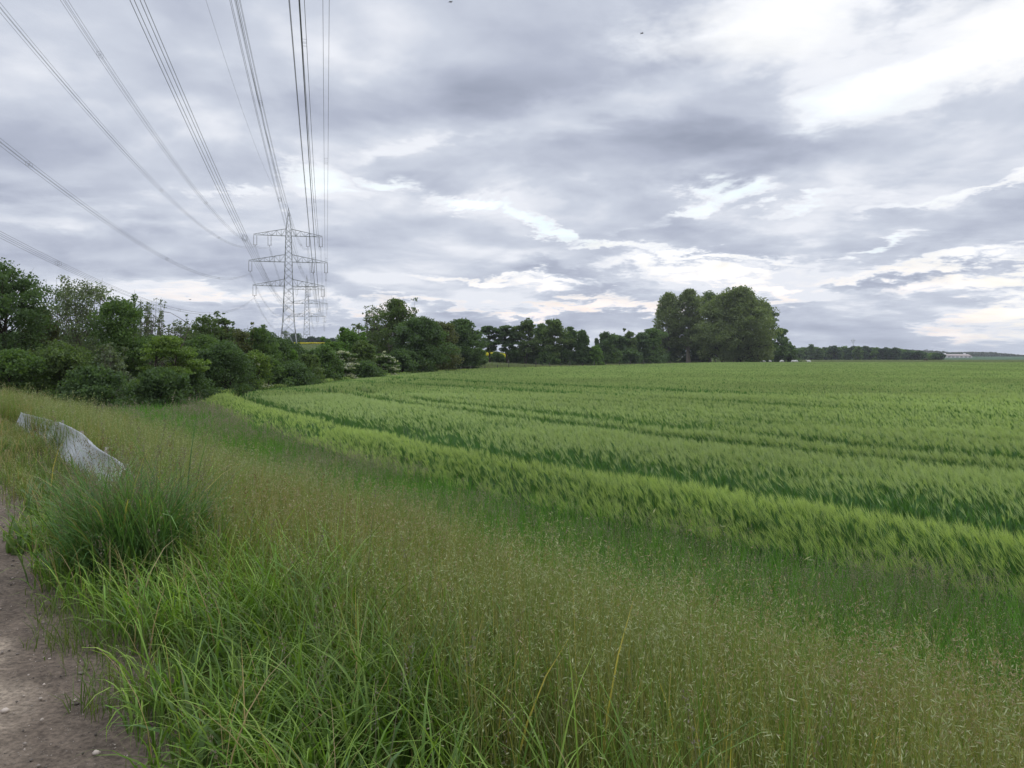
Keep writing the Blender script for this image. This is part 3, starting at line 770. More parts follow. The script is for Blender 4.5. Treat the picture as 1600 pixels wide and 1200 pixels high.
# ================================================================== trees and shrubs
def env_profile(kind, v):
    """relative crown radius at relative crown height v (0 foot, 1 top)"""
    v = np.clip(v, 0, 1)
    if kind == 'round': return np.sqrt(np.clip(1 - (2 * v - .9) ** 2 / 1.21, 0, 1)) ** .8
    if kind == 'dome': return np.clip(1 - v ** 2.6, 0, 1) ** .55 * (.78 + .22 * sst(0, .3, v))
    if kind == 'shrub': return np.clip(1 - v ** 2.2, 0, 1) ** .6
    if kind == 'column': return np.clip(1 - np.abs(2 * v - .95) ** 3, .0, 1) ** .6 * (1 - .25 * v)
    if kind == 'cone': return np.clip(1 - v, 0, 1) ** .8
    if kind == 'layer': return np.clip(1 - (2 * v - 1.0) ** 2, 0, 1) ** .45 * (1 - .25 * v)
    return np.clip(1 - v ** 2, 0, 1)
def build_tree(name, x, y, h, w, kind, cols, bark, label, cat, group=None, seed=0, base=0.0, leaf=.16, n_leaf=5000, n_cl=90, cl_r=.16,
               trunks=1, fill=.5, flower=None, flat=.75, spread=.25, D_=0, limb_show=1.0, trunk_r=None, lift=0.0, tips=False, crown_name='crown'):
    rg = np.random.default_rng(seed + 1000)
    z0 = gz1(x, y)
    root = tag(empty(name, (x, y, z0)), label, cat, group)
    leafy = tips is False and kind in ('shrub', 'round', 'column')
    if leafy: tips = 9 if h > 3 else 6
    if D_ > 200: tips = int(bool(tips)) * 4
    R = w / 2; cb = base * h; ch = h - cb
    ph = rg.random(6) * 6.28; am = rg.random(6) * .17
    def rad_at(v, a):
        r = R * env_profile(kind, v)
        return r * (1 + sum(am[k] * np.sin((k + 1) * a + ph[k] + v * 4 * (k - 2)) for k in range(6)))
    # clump centres inside the crown
    v = rg.random(n_cl) ** .85; a = rg.random(n_cl) * 6.283; f = np.where(rg.random(n_cl) < fill, rg.random(n_cl) ** .5 * .75, .72 + .25 * rg.random(n_cl))
    r = rad_at(v, a) * f
    cc = np.stack([r * np.cos(a), r * np.sin(a), cb + v * ch * (1 - cl_r * .5)], 1)
    # woody parts
    wa = Acc(); tr = trunk_r or (.022 * h + .02)
    bc = cm(bark)
    nt = trunks
    tops = []
    for k in range(nt):
        off = rg.normal(size=2) * (R * spread if nt > 1 else .0)
        n = 8; u = np.linspace(0, 1, n)
        P = np.zeros((n, 3)); hh = h * (.86 if nt == 1 else .80 + .12 * rg.random())
        wob = np.cumsum(rg.normal(size=(n, 2)) * h * .012, 0)
        P[:, 0] = off[0] * (.25 + .75 * u) * 1.0 + wob[:, 0]; P[:, 1] = off[1] * (.25 + .75 * u) + wob[:, 1]; P[:, 2] = u * hh - .15
        rr0 = tr * (1 if nt == 1 else .62)
        wa.add(*tube(P, rr0 * (1 - .88 * u) * (1 + .35 * np.exp(-u * 14)), 7, bc)); tops.append(P)
    m = min(n_cl, 46)
    for k in range(m):
        T = tops[k % nt]; c = cc[k]
        zf = np.clip((c[2] - .28 * np.hypot(c[0], c[1]) - .10 * h) / (T[-1, 2]), .06, .95)
        s = np.array([np.interp(zf * T[-1, 2], T[:, 2], T[:, q]) for q in range(3)])
        mid = s + (c - s) * .5 + cm((0, 0, .06 * h * rg.random()))
        r0 = tr * .34 * (1 - .6 * zf) * limb_show
        wa.add(*tube([s, (s + mid) / 2 + rg.normal(size=3) * h * .006, mid, c], [r0, r0 * .75, r0 * .5, r0 * .15], 5, bc))
        for q in range(3):
            e = c + rg.normal(size=3) * cl_r * R * .9
            wa.add(*tube([mid + (c - mid) * .3 * q, (mid + e) / 2, e], [r0 * .4, r0 * .28, r0 * .08], 4, bc))
    NT_ = 6
    if tips:   # bare upright whips standing out of the crown
        for k in range(tips):
            a_ = rg.random() * 6.28; r_ = R * .75 * rg.random() ** .5
            s = cm((r_ * math.cos(a_), r_ * math.sin(a_), h * .55)); e = s * cm((1.12, 1.12, 1)) + cm((0, 0, h * ((.30 if leafy else .35) + (.08 if leafy else .14) * rg.random()) * (1 if not leafy else (1.15 - .55 * r_ / R))))
            wa.add(*tube([s, (s + e) / 2 + rg.normal(size=3) * .05, e], [tr * .16, tr * .12, tr * .03], 4, bc))
            cc = np.vstack([cc, s + (e - s) * (.15 + .85 * rg.random((NT_, 1)))])
    tag(link('trunk', wa.mesh('trunk', True), M_BARK, root))
    # foliage
    ncl = len(cc)
    wgt = np.ones(ncl); 
    if tips: wgt[-NT_ * tips:] = .30 if not leafy else .42
    ci = rg.choice(ncl, n_leaf, p=wgt / wgt.sum())
    rc = (cl_r * R * (.8 + .9 * rg.random(ncl)) + leaf * .4)
    if tips: rc[-NT_ * tips:] *= .45 if not leafy else .55
    dirs = nrm(rg.normal(size=(n_leaf, 3)) + cm((0, 0, .25)))
    rad_ = rg.random(n_leaf) ** .42
    pos = cc[ci] + dirs * (rad_ * rc[ci])[:, None] * cm((1.15, 1.15, flat))
    tone = (.62 + .75 * rg.random(ncl))[ci][:, None]
    c0, c1 = cm(cols[0]), cm(cols[1])
    u = np.clip(.5 + .30 * rg.normal(size=(n_leaf, 1)) + .25 * (rg.random(ncl)[ci][:, None] - .5), 0, 1)
    C = (c0 + (c1 - c0) * u) * (.62 + .48 * tone)
    if flower is not None:
        fl = (rg.random(ncl) < flower[1])[ci] & (dirs[:, 2] > -.3) & (rg.random(n_leaf) < .8)
        C[fl] = colr(rg, fl.sum(), cm(flower[0]) * .8, flower[0])
    ax = dirs + rg.normal(size=(n_leaf, 3)) * .8
    V, Q, CC_ = flakes(pos, ax, leaf * (.7 + .7 * rg.random(n_leaf)), leaf * .72 * (.7 + .6 * rg.random(n_leaf)), C, rg)
    V[:, 2] = np.maximum(V[:, 2], .02)
    tag(link(crown_name, quads_mesh('crown', V, Q, CC_), M_LEAF, root))
    return root
BK_D = (.055, .048, .038); BK_G = (.16, .15, .13); BK_L = (.26, .24, .20)
DKG = ((.052, .090, .036), (.098, .150, .060)); MDG = ((.058, .105, .033), (.115, .175, .056)); YEG = ((.08, .135, .032), (.165, .23, .055))
GRY = ((.085, .115, .065), (.17, .20, .125)); OLV = ((.062, .10, .032), (.125, .17, .06)); BRN = ((.072, .085, .036), (.125, .135, .06))
FRS = ((.06, .12, .028), (.13, .215, .05)); WIL = ((.10, .134, .055), (.18, .218, .09)); HAZ = ((.028, .055, .032), (.06, .10, .055))  # last one: bluish dimming of distant haze put into the leaf colour
def T(px, D, top, wpx, kind, cols, label, cat='tree', name=None, bark=BK_D, group=None, **kw):
    x, y = at(px, D); z0 = gz1(x, y)
    T.k += 1
    h = max(.8, hgt(top, D) - z0)
    nm = name or ('shrub' if cat == 'shrub' else 'tree')
    px1 = D / 794.
    kw.setdefault('leaf', max(.13, 1.9 * px1)); kw['n_leaf'] = int(kw.get('n_leaf', 5000) * 1.45); kw['D_'] = D
    return build_tree(nm, x, y, h, wpx / F * D, kind, cols, bark, label, cat, group, seed=T.k * 7, **kw)
T.k = 0
GH = 'trees and shrubs of the hedgerow on the left'
# --- hedgerow at the left
T(-6, 41, 398, 150, 'round', DKG, 'tall dark green tree at the very left edge of the view', n_leaf=17000, n_cl=150, cl_r=.17, base=.06, fill=.45, group=GH, name='maple_tree')
T(128, 47, 436, 150, 'round', GRY, 'grey-green airy tree with sky showing through, next to the dark leftmost tree', n_leaf=7500, n_cl=150, cl_r=.15, base=.12, trunks=4, tips=14, bark=BK_G, group=GH, name='willow_tree')
T(62, 44, 474, 90, 'shrub', BRN, 'dull brownish shrub in front of the airy grey-green tree', 'shrub', n_leaf=6500, n_cl=110, trunks=5, group=GH)
T(188, 45, 458, 92, 'round', MDG, 'mid green pointed tree right of the airy grey-green tree', n_leaf=9500, n_cl=110, cl_r=.2, base=.08, tips=3, group=GH, name='maple_tree')
T(96, 38, 532, 120, 'shrub', OLV, 'low olive-green bush standing in front of the hedgerow on the left', 'shrub', n_leaf=8000, n_cl=90, cl_r=.2, trunks=4, group=GH)
T(20, 36, 545, 110, 'shrub', MDG, 'low bush at the foot of the dark tree at the left edge', 'shrub', n_leaf=7000, n_cl=80, cl_r=.2, trunks=4, group=GH)
T(172, 39, 540, 55, 'shrub', GRY, 'small pale bush with bare grey twigs at its top', 'shrub', n_leaf=2600, n_cl=60, cl_r=.2, trunks=5, tips=16, bark=BK_G, group=GH)
T(228, 50, 470, 86, 'column', GRY, 'group of thin whippy poplars with sparse upright shoots', n_leaf=1700, n_cl=46, cl_r=.12, trunks=9, spread=.5, tips=24, base=.2, bark=BK_G, group=GH, name='poplar_sapling')
T(262, 43, 516, 104, 'layer', YEG, 'yellow-green maple with layered sprays of leaves', n_leaf=8000, n_cl=70, cl_r=.22, flat=.28, base=.06, trunks=3, group=GH, name='field_maple')
T(212, 46, 520, 60, 'shrub', DKG, 'dark bush in the gap left of the yellow-green maple', 'shrub', n_leaf=4500, n_cl=60, cl_r=.22, trunks=3, group=GH)
T(284, 60, 497, 54, 'round', GRY, 'small thin grey-green tree above the yellow-green maple', n_leaf=1700, n_cl=60, cl_r=.16, base=.3, trunks=3, tips=8, bark=BK_G, group=GH, name='willow_tree')
T(322, 58, 489, 70, 'round', OLV, 'airy olive-green tree with rounded top in the middle of the hedgerow', n_leaf=3600, n_cl=90, cl_r=.15, base=.25, trunks=3, tips=9, bark=BK_G, group=GH, name='willow_tree')
T(350, 59, 494, 40, 'round', OLV, 'narrow olive-green tree right of the airy rounded one', n_leaf=1800, n_cl=50, cl_r=.16, base=.3, trunks=2, tips=6, group=GH, name='willow_tree')
T(318, 54, 520, 100, 'shrub', MDG, 'broad mid green bush below the airy olive-green tree', 'shrub', n_leaf=9000, n_cl=100, cl_r=.19, trunks=4, group=GH)
T(352, 51, 532, 96, 'shrub', DKG, 'dark bush at the field corner, widest of the hedgerow', 'shrub', n_leaf=9000, n_cl=90, cl_r=.2, trunks=4, group=GH)
T(374, 58, 505, 56, 'shrub', BRN, 'brownish-green upright bush behind the dark corner bush', 'shrub', n_leaf=5000, n_cl=80, cl_r=.17, trunks=4, tips=4, group=GH)
T(406, 61, 508, 62, 'round', MDG, 'mid green tree with ragged top left of the first pylon', n_leaf=6000, n_cl=80, cl_r=.2, base=.05, tips=3, group=GH, name='maple_tree')
T(398, 54, 545, 62, 'shrub', YEG, 'small yellowish bush with white flower heads', 'shrub', n_leaf=4200, n_cl=60, cl_r=.22, trunks=3, flower=((.50, .50, .42), .10), group=GH)
T(432, 64, 517, 50, 'shrub', DKG, 'dark green bush just left of the foot of the pylon', 'shrub', n_leaf=5000, n_cl=60, cl_r=.22, trunks=3, tips=4, group=GH)
T(416, 57, 552, 66, 'shrub', MDG, 'low bush in front of the dark one by the pylon', 'shrub', n_leaf=4200, n_cl=60, cl_r=.2, trunks=3, group=GH)
T(452, 66, 541, 44, 'shrub', FRS, 'fresh green bush right in front of the foot of the pylon', 'shrub', n_leaf=4500, n_cl=60, cl_r=.22, trunks=3, group=GH)
T(482, 68, 551, 60, 'shrub', OLV, 'low olive bush between the two pylon feet', 'shrub', n_leaf=4500, n_cl=60, cl_r=.2, trunks=3, group=GH)
T(462, 62, 566, 80, 'shrub', DKG, 'dark low bush behind the corner of the barley', 'shrub', n_leaf=5000, n_cl=70, cl_r=.2, trunks=4, group=GH)
T(505, 75, 538, 60, 'shrub', MDG, 'mid green bush right of the second pylon foot', 'shrub', n_leaf=5500, n_cl=70, cl_r=.2, trunks=3, group=GH)
T(250, 39, 574, 90, 'shrub', DKG, 'low dark scrub under the yellow-green maple', 'shrub', n_leaf=5000, n_cl=70, cl_r=.2, trunks=4, group=GH)
T(300, 44, 578, 80, 'shrub', DKG, 'low dark scrub at the left end of the barley', 'shrub', n_leaf=4800, n_cl=70, cl_r=.2, trunks=4, group=GH)
T(150, 36, 570, 110, 'shrub', DKG, 'low dark scrub below the small pale bush', 'shrub', n_leaf=6000, n_cl=80, cl_r=.2, trunks=4, group=GH)
T(520, 86, 528, 56, 'shrub', FRS, 'fresh green bush left of the white flowering hawthorn', 'shrub', n_leaf=5200, n_cl=70, cl_r=.2, trunks=3, tips=3, group=GH)
T(545, 92, 512, 70, 'shrub', FRS, 'tall fresh green bush behind the white flowering hawthorn', 'shrub', n_leaf=7500, n_cl=90, cl_r=.19, trunks=4, tips=6, group=GH)
T(566, 90, 528, 48, 'shrub', OLV, 'rounded olive-green bush right of the hawthorn', 'shrub', n_leaf=4500, n_cl=70, cl_r=.2, trunks=3, group=GH)
T(560, 98, 504, 26, 'column', GRY, 'thin sparse birch sapling above the fresh green bush', n_leaf=500, n_cl=24, cl_r=.2, tips=5, base=.4, bark=BK_L, group=GH, name='birch_tree')
T(535, 81, 543, 48, 'shrub', MDG, 'hawthorn bush white with blossom in front of the fresh green bushes', 'shrub', n_leaf=4600, n_cl=60, cl_r=.2, flat=.4, trunks=3, flower=((.50, .50, .42), .5), group=GH, name='hawthorn_bush')
T(601, 99, 548, 46, 'shrub', MDG, 'smaller hawthorn with white blossom at the foot of the dark tree', 'shrub', n_leaf=3600, n_cl=46, cl_r=.2, flat=.4, trunks=3, flower=((.54, .54, .46), .45), group=GH, name='hawthorn_bush')
T(570, 84, 566, 70, 'shrub', DKG, 'low dark bush between the two hawthorns', 'shrub', n_leaf=5000, n_cl=60, cl_r=.2, trunks=3, group=GH)
T(505, 76, 568, 70, 'shrub', DKG, 'low dark bush left of the larger hawthorn', 'shrub', n_leaf=5000, n_cl=60, cl_r=.2, trunks=3, group=GH)
# --- trees by the bend of the field
GB = 'trees where the field edge bends away'
T(588, 122, 478, 54, 'round', GRY, 'bare-looking thin tree behind the tall pale-trunked tree', n_leaf=1000, n_cl=60, cl_r=.16, base=.3, trunks=3, tips=10, bark=BK_G, group=GB, name='birch_tree')
T(618, 118, 464, 78, 'column', OLV, 'tall olive tree with pale bare trunks', n_leaf=7500, n_cl=110, cl_r=.16, base=.22, trunks=4, spread=.4, bark=BK_L, trunk_r=.30, tips=5, group=GB, name='poplar_tree')
T(590, 124, 506, 50, 'round', DKG, 'dark spruce-like tree left of the pale trunks', n_leaf=6000, n_cl=80, cl_r=.2, base=.02, group=GB, name='yew_tree')
T(656, 113, 492, 84, 'round', DKG, 'large dark tree right of the pale-trunked tree', n_leaf=13000, n_cl=130, cl_r=.18, base=.03, group=GB, name='alder_tree')
T(628, 108, 545, 60, 'shrub', DKG, 'dark shrub under the pale-trunked tree', 'shrub', n_leaf=5500, n_cl=70, cl_r=.2, trunks=3, group=GB)
T(690, 124, 500, 60, 'round', BRN, 'brownish tree between two dark green ones', n_leaf=7500, n_cl=100, cl_r=.18, base=.05, group=GB, name='alder_tree')
T(723, 150, 497, 68, 'round', DKG, 'compact dark green tree at the end of the near row', n_leaf=12000, n_cl=130, cl_r=.17, base=.02, group=GB, name='alder_tree')
# --- row across the pasture
GR = 'trees in the row beyond the pasture'
def row(px, top, w, kind, cols, label, D=226, n=4200, base=.18, **kw):
    kw.setdefault('n_cl', 70); kw.setdefault('cl_r', .19)
    T(px, D, top, w, kind, cols, label, n_leaf=n, base=base, group=GR, name=kw.pop('name', 'alder_tree'), **kw)
row(766, 505, 38, 'layer', DKG, 'tree with flat layered crown, left one of the pair before the yellow rape field', flat=.35, base=.3, n=3400, n_cl=44)
row(793, 506, 40, 'layer', DKG, 'tree with flat layered crown, right one of the pair before the yellow rape field', flat=.35, base=.3, n=3400, n_cl=44)
row(822, 499, 36, 'round', OLV, 'slender olive tree right of the layered pair', tips=6, trunks=2)
row(846, 503, 32, 'column', MDG, 'narrow tree behind the slender olive one', D=236, tips=4)
row(868, 497, 44, 'round', OLV, 'broad-topped olive tree in the middle of the row', tips=8, trunks=2)
row(890, 508, 30, 'round', DKG, 'dark tree right of the broad-topped one', D=232)
row(910, 513, 36, 'cone', DKG, 'dark pointed tree near the gap in the row', base=.05, name='alder_tree')
row(930, 540, 26, 'shrub', FRS, 'small fresh green tree at the gap in the row', base=.0, n=2500)
row(948, 518, 38, 'round', DKG, 'dark tree just right of the gap', D=262)
row(968, 524, 30, 'round', DKG, 'lower dark tree second right of the gap', D=270)
row(984, 516, 26, 'column', OLV, 'thin olive tree with wispy top', D=272, n=2200, tips=4)
row(1004, 519, 30, 'round', DKG, 'dark tree left of the poplars with layered crown', D=276)
row(1020, 512, 34, 'round', MDG, 'round-topped tree standing against the left poplar', D=282, tips=2)
for i_, (px, top, w, D) in enumerate(((776, 552, 30, 232), (806, 548, 30, 233), (836, 545, 34, 228), (858, 548, 34, 224), (882, 545, 34, 226), (902, 548, 30, 228), (955, 545, 40, 262), (985, 546, 40, 266),
                                 (1012, 548, 40, 276), (1042, 530, 46, 325), (1070, 525, 46, 330), (1098, 530, 40, 334), (748, 543, 26, 190))):
    T(px, D, top, w, 'shrub', DKG if i_ % 3 else MDG, 'dark undergrowth bush filling in below the tree row beyond the pasture', 'shrub', n_leaf=2600, n_cl=50, cl_r=.22, trunks=2, group='undergrowth below the far tree row', name='undergrowth_bush')
# --- poplars and the great willow
GP = 'tall trees standing above the field'
T(1046, 322, 452, 58, 'column', WIL, 'tall poplar with open crown, leftmost of the tall group', n_leaf=7500, n_cl=150, cl_r=.19, base=.08, bark=BK_G, tips=0, group=GP, name='poplar_tree')
T(1077, 318, 448, 60, 'column', WIL, 'tall poplar with bare pale trunk, second of the tall group', n_leaf=7500, n_cl=150, cl_r=.19, base=.22, bark=BK_L, tips=0, trunk_r=.8, group=GP, name='poplar_tree')
T(1108, 330, 449, 60, 'column', OLV, 'tall poplar behind the great willow', n_leaf=6500, n_cl=120, cl_r=.17, base=.1, bark=BK_G, tips=0, group=GP, name='poplar_tree')
T(1130, 306, 456, 84, 'dome', WIL, 'smaller left one of the great rounded willow pair, on its own stout trunk', n_leaf=17000, n_cl=240, cl_r=.17, base=.04, fill=.4, bark=BK_D, trunk_r=.9, group=GP, name='willow_tree')
T(1157, 304, 447, 104, 'dome', WIL, 'largest rounded willow, right one of the pair', n_leaf=24000, n_cl=320, cl_r=.15, base=.04, fill=.4, bark=BK_D, trunk_r=1.0, group=GP, name='willow_tree')
T(1196, 322, 468, 40, 'column', DKG, 'dark tree peeping out behind the great willow on its right', n_leaf=6000, n_cl=110, cl_r=.18, base=.05, tips=0, group=GP, name='poplar_tree')
T(1219, 350, 512, 30, 'round', MDG, 'lone small poplar right of the great willow', n_leaf=2400, n_cl=60, cl_r=.18, base=.2, tips=0, group=GP, name='poplar_tree')
for px, top, w, D in ((1210, 540, 30, 352), (1232, 536, 26, 356), (1185, 545, 40, 340)):
    T(px, D, top, w, 'shrub', DKG, 'dark undergrowth bush right of the great willow', 'shrub', n_leaf=2200, n_cl=40, cl_r=.22, trunks=2, group='undergrowth right of the willow', name='undergrowth_bush')
# --- young plantation far off on the right
r_ = random.Random(4)
GPl = 'young trees of the far plantation'
px = 1232.0; k_ = 0
while px < 1472:
    f = (px - 1232) / 240
    top = 543 - 2.5 * math.sin(f * 5) + 10 * max(0, f - .72) / .28 * .9 + r_.uniform(-1.6, 1.6)
    lab = 'young green tree of the far plantation left of the radio mast' if px < 1325 else ('young green tree of the far plantation around the radio mast' if px < 1380 else 'young green tree toward the right end of the far plantation')
    T(px, 600 + r_.uniform(-12, 30), top, r_.uniform(13, 19), 'round', r_.choice((HAZ, HAZ, MDG, FRS)), lab, n_leaf=1000, n_cl=30, cl_r=.26, base=0., group=GPl + (', left' if px < 1325 else ', middle' if px < 1380 else ', right'), name='young_tree', leaf=1.1)
    px += r_.uniform(5.0, 7.0); k_ += 1
T(1268, 590, 535, 14, 'cone', DKG, 'dark layered pine rising above the far plantation', n_leaf=900, n_cl=30, cl_r=.3, flat=.25, base=.15, group=None, name='pine_tree', leaf=1.0)
# --- round trees on the rise behind the pylons
GS = 'trees on the rise behind the pylons'
T(461, 560, 521, 19, 'round', DKG, 'small round dark tree on the skyline between the pylons', n_leaf=2600, n_cl=60, cl_r=.25, base=.08, group=GS, name='lone_tree', leaf=1.0)
T(446, 575, 517, 14, 'round', GRY, 'thin grey tree on the skyline left of the small round one', n_leaf=260, n_cl=24, cl_r=.2, base=.3, tips=5, group=GS, name='lone_tree', leaf=.9)
for px, top, w in ((475, 529, 14), (486, 526, 14), (497, 527, 13), (508, 529, 14), (519, 529, 14), (530, 530, 14), (436, 532, 13), (541, 531, 14)):
    T(px, 600, top, w, 'round', HAZ, 'small haze-tinted tree in the row on the skyline behind the second pylon', n_leaf=1000, n_cl=30, cl_r=.26, base=0, group='skyline tree row', name='skyline_tree', leaf=1.0)
# --- wooded ridge on the horizon at the right
def wood(name, pts, depth, cols, label, seed, leaf, n):
    """far wood that reads as one mass: a bank of leaf clumps. pts: (px, D, top py)"""
    rg = np.random.default_rng(seed)
    P = cm([(at(p, D)[0], D, hgt(tp, D)) for p, D, tp in pts])
    u = rg.random(n) * (len(P) - 1); i = u.astype(int); f = (u - i)[:, None]
    c = P[i] * (1 - f) + P[i + 1] * f
    c[:, 1] += rg.random(n) * depth
    g = gz(c[:, 0], c[:, 1])
    bump = .80 + .34 * fbm(c[:, 0] / leaf, c[:, 1] / leaf, .13, 3)
    v = rg.random(n) ** .5
    z = g + (c[:, 2] - g) * bump * v
    pos = np.stack([c[:, 0], c[:, 1], z], 1)
    C = colr(rg, n, cols[0], cols[1]) * (.8 + .4 * fbm(c[:, 0] / leaf, c[:, 1] / leaf, .1, 2)[:, None])
    V, Q, CC_ = flakes(pos, rg.normal(size=(n, 3)), np.full(n, leaf), np.full(n, leaf * .8), C, rg)
    return tag(link(name, quads_mesh(name, V, Q, CC_), M_LEAF), label, 'wood', kind='stuff')
wood('distant_wood', [(1360, 1700, 546), (1420, 1700, 546), (1450, 1650, 547), (1478, 1650, 549), (1492, 1650, 553), (1500, 1600, 554), (1512, 1600, 551), (1550, 1600, 550), (1572, 1600, 552), (1600, 1600, 555), (1660, 1600, 556)], 200, ((.035, .055, .035), (.075, .09, .055)),
     'distant wooded ridge on the horizon at the right', 5, 4.2, 15000)
wood('far_scrub', [(1205, 640, 549), (1225, 640, 547), (1245, 640, 547), (1330, 650, 546), (1440, 650, 549), (1468, 645, 556)], 25, HAZ,
     'dark scrub closing off the far plantation from behind', 8, 1.5, 9000)
wood('hedgerow_scrub', [(-60, 52, 520), (60, 53, 512), (160, 54, 520), (250, 56, 522), (330, 62, 512), (400, 66, 518), (440, 68, 532), (480, 74, 560), (530, 92, 545), (580, 104, 540)], 5, DKG,
     'tangled dark scrub filling the depth of the hedgerow on the left', 9, .17, 60000)
wood('row_scrub', [(812, 240, 548), (870, 242, 545), (930, 246, 552), (990, 290, 548), (1010, 292, 558), (1036, 292, 557), (1060, 345, 540), (1120, 350, 535), (1180, 350, 530), (1232, 358, 546)], 8, DKG, 'dark scrub closing off the bottom of the tree row beyond the pasture', 12, .45, 26000)
wood('bend_scrub', [(640, 135, 535), (700, 160, 525), (735, 180, 552)], 8, DKG, 'tangled dark scrub behind the trees at the bend of the field', 10, .3, 9000)

# ================================================================== power line
LD = cm((-.2261, .9741)); LP = cm((-.9741, -.2261))      # along the line (away from the path) and to its left
def lp(s, L, z): 
    q = LD * s + LP * L
    return cm((q[0], q[1], z))
S1, S2, LC = 334.0, 622.0, 15.5
def pylon(s, label, flip=1):
    """lattice tower with a spike and three crossarms; z measured from the datum"""
    c = lp(s, LC, 0); gz0 = gz1(c[0], c[1]); 
    root = tag(empty('power_pylon', (c[0], c[1], gz0)), label, 'pylon', 'lattice pylons of the power line')
    base = gz0
    # local frame: u to the left across the line, v along it
    U = cm((LP[0], LP[1], 0)); Vv = cm((LD[0], LD[1], 0)); Z = cm((0, 0, 1))
    def loc(u, v, z): return U * u + Vv * v + Z * (z - base)
    top_h = 63.2 + (0 if s < 400 else 1.8); dz = 0 if s < 400 else 1.8
    lev = [(base - .3, 3.6), (base + 7.5, 2.75), (13.5 + dz, 2.35), (33.0 + dz, 1.62), (43.0 + dz, 1.32), (53.0 + dz, 1.02), (54.5 + dz, .98)]
    zs = [lev[0][0], lev[1][0]]
    z = lev[1][0]
    hw = lambda z: float(np.interp(z, [l[0] for l in lev], [l[1] for l in lev]))
    while z < 54.0 + dz:
        z = min(z + 1.75 * hw(z), 54.5 + dz); zs.append(z)
    acc = Acc(); cor = ((1, 1), (1, -1), (-1, -1), (-1, 1))
    A, B, Wt = [], [], []
    for z0_, z1_ in zip(zs[:-1], zs[1:]):
        a, b_ = hw(z0_), hw(z1_)
        for k in range(4):
            p, q = cor[k], cor[(k + 1) % 4]
            A.append(loc(p[0] * a, p[1] * a, z0_)); B.append(loc(p[0] * b_, p[1] * b_, z1_)); Wt.append(.24)
            if z0_ > lev[0][0] + 1:
                A.append(loc(p[0] * a, p[1] * a, z0_)); B.append(loc(q[0] * b_, q[1] * b_, z1_)); Wt.append(.11)
                A.append(loc(q[0] * a, q[1] * a, z0_)); B.append(loc(p[0] * b_, p[1] * b_, z1_)); Wt.append(.11)
            else:
                mid = loc((p[0] + q[0]) / 2 * b_, (p[1] + q[1]) / 2 * b_, z1_)
                A.append(loc(p[0] * a, p[1] * a, z0_)); B.append(mid); Wt.append(.14)
                A.append(loc(q[0] * a, q[1] * a, z0_)); B.append(mid); Wt.append(.14)
                A.append(loc(p[0] * b_, p[1] * b_, z1_)); B.append(loc(q[0] * b_, q[1] * b_, z1_)); Wt.append(.16)
    zt = zs[-1]; e = hw(zt); tip = loc(0, 0, top_h)
    for k in range(4):
        A.append(loc(cor[k][0] * e, cor[k][1] * e, zt)); B.append(tip); Wt.append(.18)
        for f in (.3, .55, .78):
            q = cor[(k + 1) % 4]
            P = loc(cor[k][0] * e * (1 - f), cor[k][1] * e * (1 - f), zt + (top_h - zt) * f); P2 = loc(q[0] * e * (1 - f + .25), q[1] * e * (1 - f + .25), zt + (top_h - zt) * (f - .25))
            A.append(P); B.append(P2); Wt.append(.09)
    acc.add(*bars(A, B, np.array(Wt) * (.8 if s < 400 else 1.05)))
    tag(link('mast', acc.mesh('mast'), M_STEEL, root))
    att = []
    for zb, zt_, left, right, strings in ((51.7 + dz, 54.5 + dz, 29.1 - LC, LC - 2.1, (29.1, 22.9, 7.9, 2.1)), (41.1 + dz, 44.1 + dz, 31.0 - LC, LC, (31.0, 5.9, 0.0)), (31.3 + dz, 34.1 + dz, 29.4 - LC, LC - 1.3, (29.4, 7.7, 1.3))):
        for sg, ln in ((1, left), (-1, right)):
            acc = Acc(); A, B, Wt = [], [], []
            h0 = hw(zb); n = 7
            us = np.linspace(h0, ln, n + 1)
            for vs in (-1, 1):
                for i in range(n):
                    f0 = (us[i] - h0) / (ln - h0); f1 = (us[i + 1] - h0) / (ln - h0)
                    b0 = loc(sg * us[i], vs * h0 * (1 - f0), zb); b1 = loc(sg * us[i + 1], vs * h0 * (1 - f1), zb)
                    t0 = loc(sg * us[i], vs * h0 * (1 - f0) * .6, zt_ + (zb + .35 - zt_) * f0); t1 = loc(sg * us[i + 1], vs * h0 * (1 - f1) * .6, zt_ + (zb + .35 - zt_) * f1)
                    A += [b0, t0, b0 if i % 2 else t0]; B += [b1, t1, t1 if i % 2 else b1]; Wt += [.17, .15, .09]
                    if i: A.append(b0); B.append(t0); Wt.append(.08)
                    if vs == -1 and i:
                        A.append(b0); B.append(loc(sg * us[i], h0 * (1 - f0), zb)); Wt.append(.08)
            A.append(loc(sg * h0, -h0, zb)); B.append(loc(sg * h0, h0, zb)); Wt.append(.2)
            acc.add(*bars(A, B, np.array(Wt) * (.8 if s < 400 else 1.05)))
            tag(link('crossarm', acc.mesh('crossarm'), M_STEEL, root))
        for L in strings:
            u = L - LC; ac = Acc()
            for o in (-.75, .75):
                uu = u + o * (.8 if abs(u) < 14.9 else .35)
                if abs(u) > 13: uu = u - math.copysign(.1, u) + (0 if o < 0 else -math.copysign(1.2, u))
                ac.add(*bars([loc(uu, 0, zb)], [loc(uu, 0, zb - 4.0)], .09))
                zz = np.linspace(zb - .5, zb - 3.8, 13)
                for z_ in zz:
                    ac.add(*bars([loc(uu, 0, z_)], [loc(uu, 0, z_ - .10)], .28, w2=.12))
            ua = u - math.copysign(.7, u) if abs(u) > 13 else u
            ac.add(*bars([loc(ua - .8, 0, zb - 4.0)], [loc(ua + .8, 0, zb - 4.0)], .12))
            ac.add(*bars([loc(ua, 0, zb - 4.0)], [loc(ua, 0, zb - 4.6)], .14))
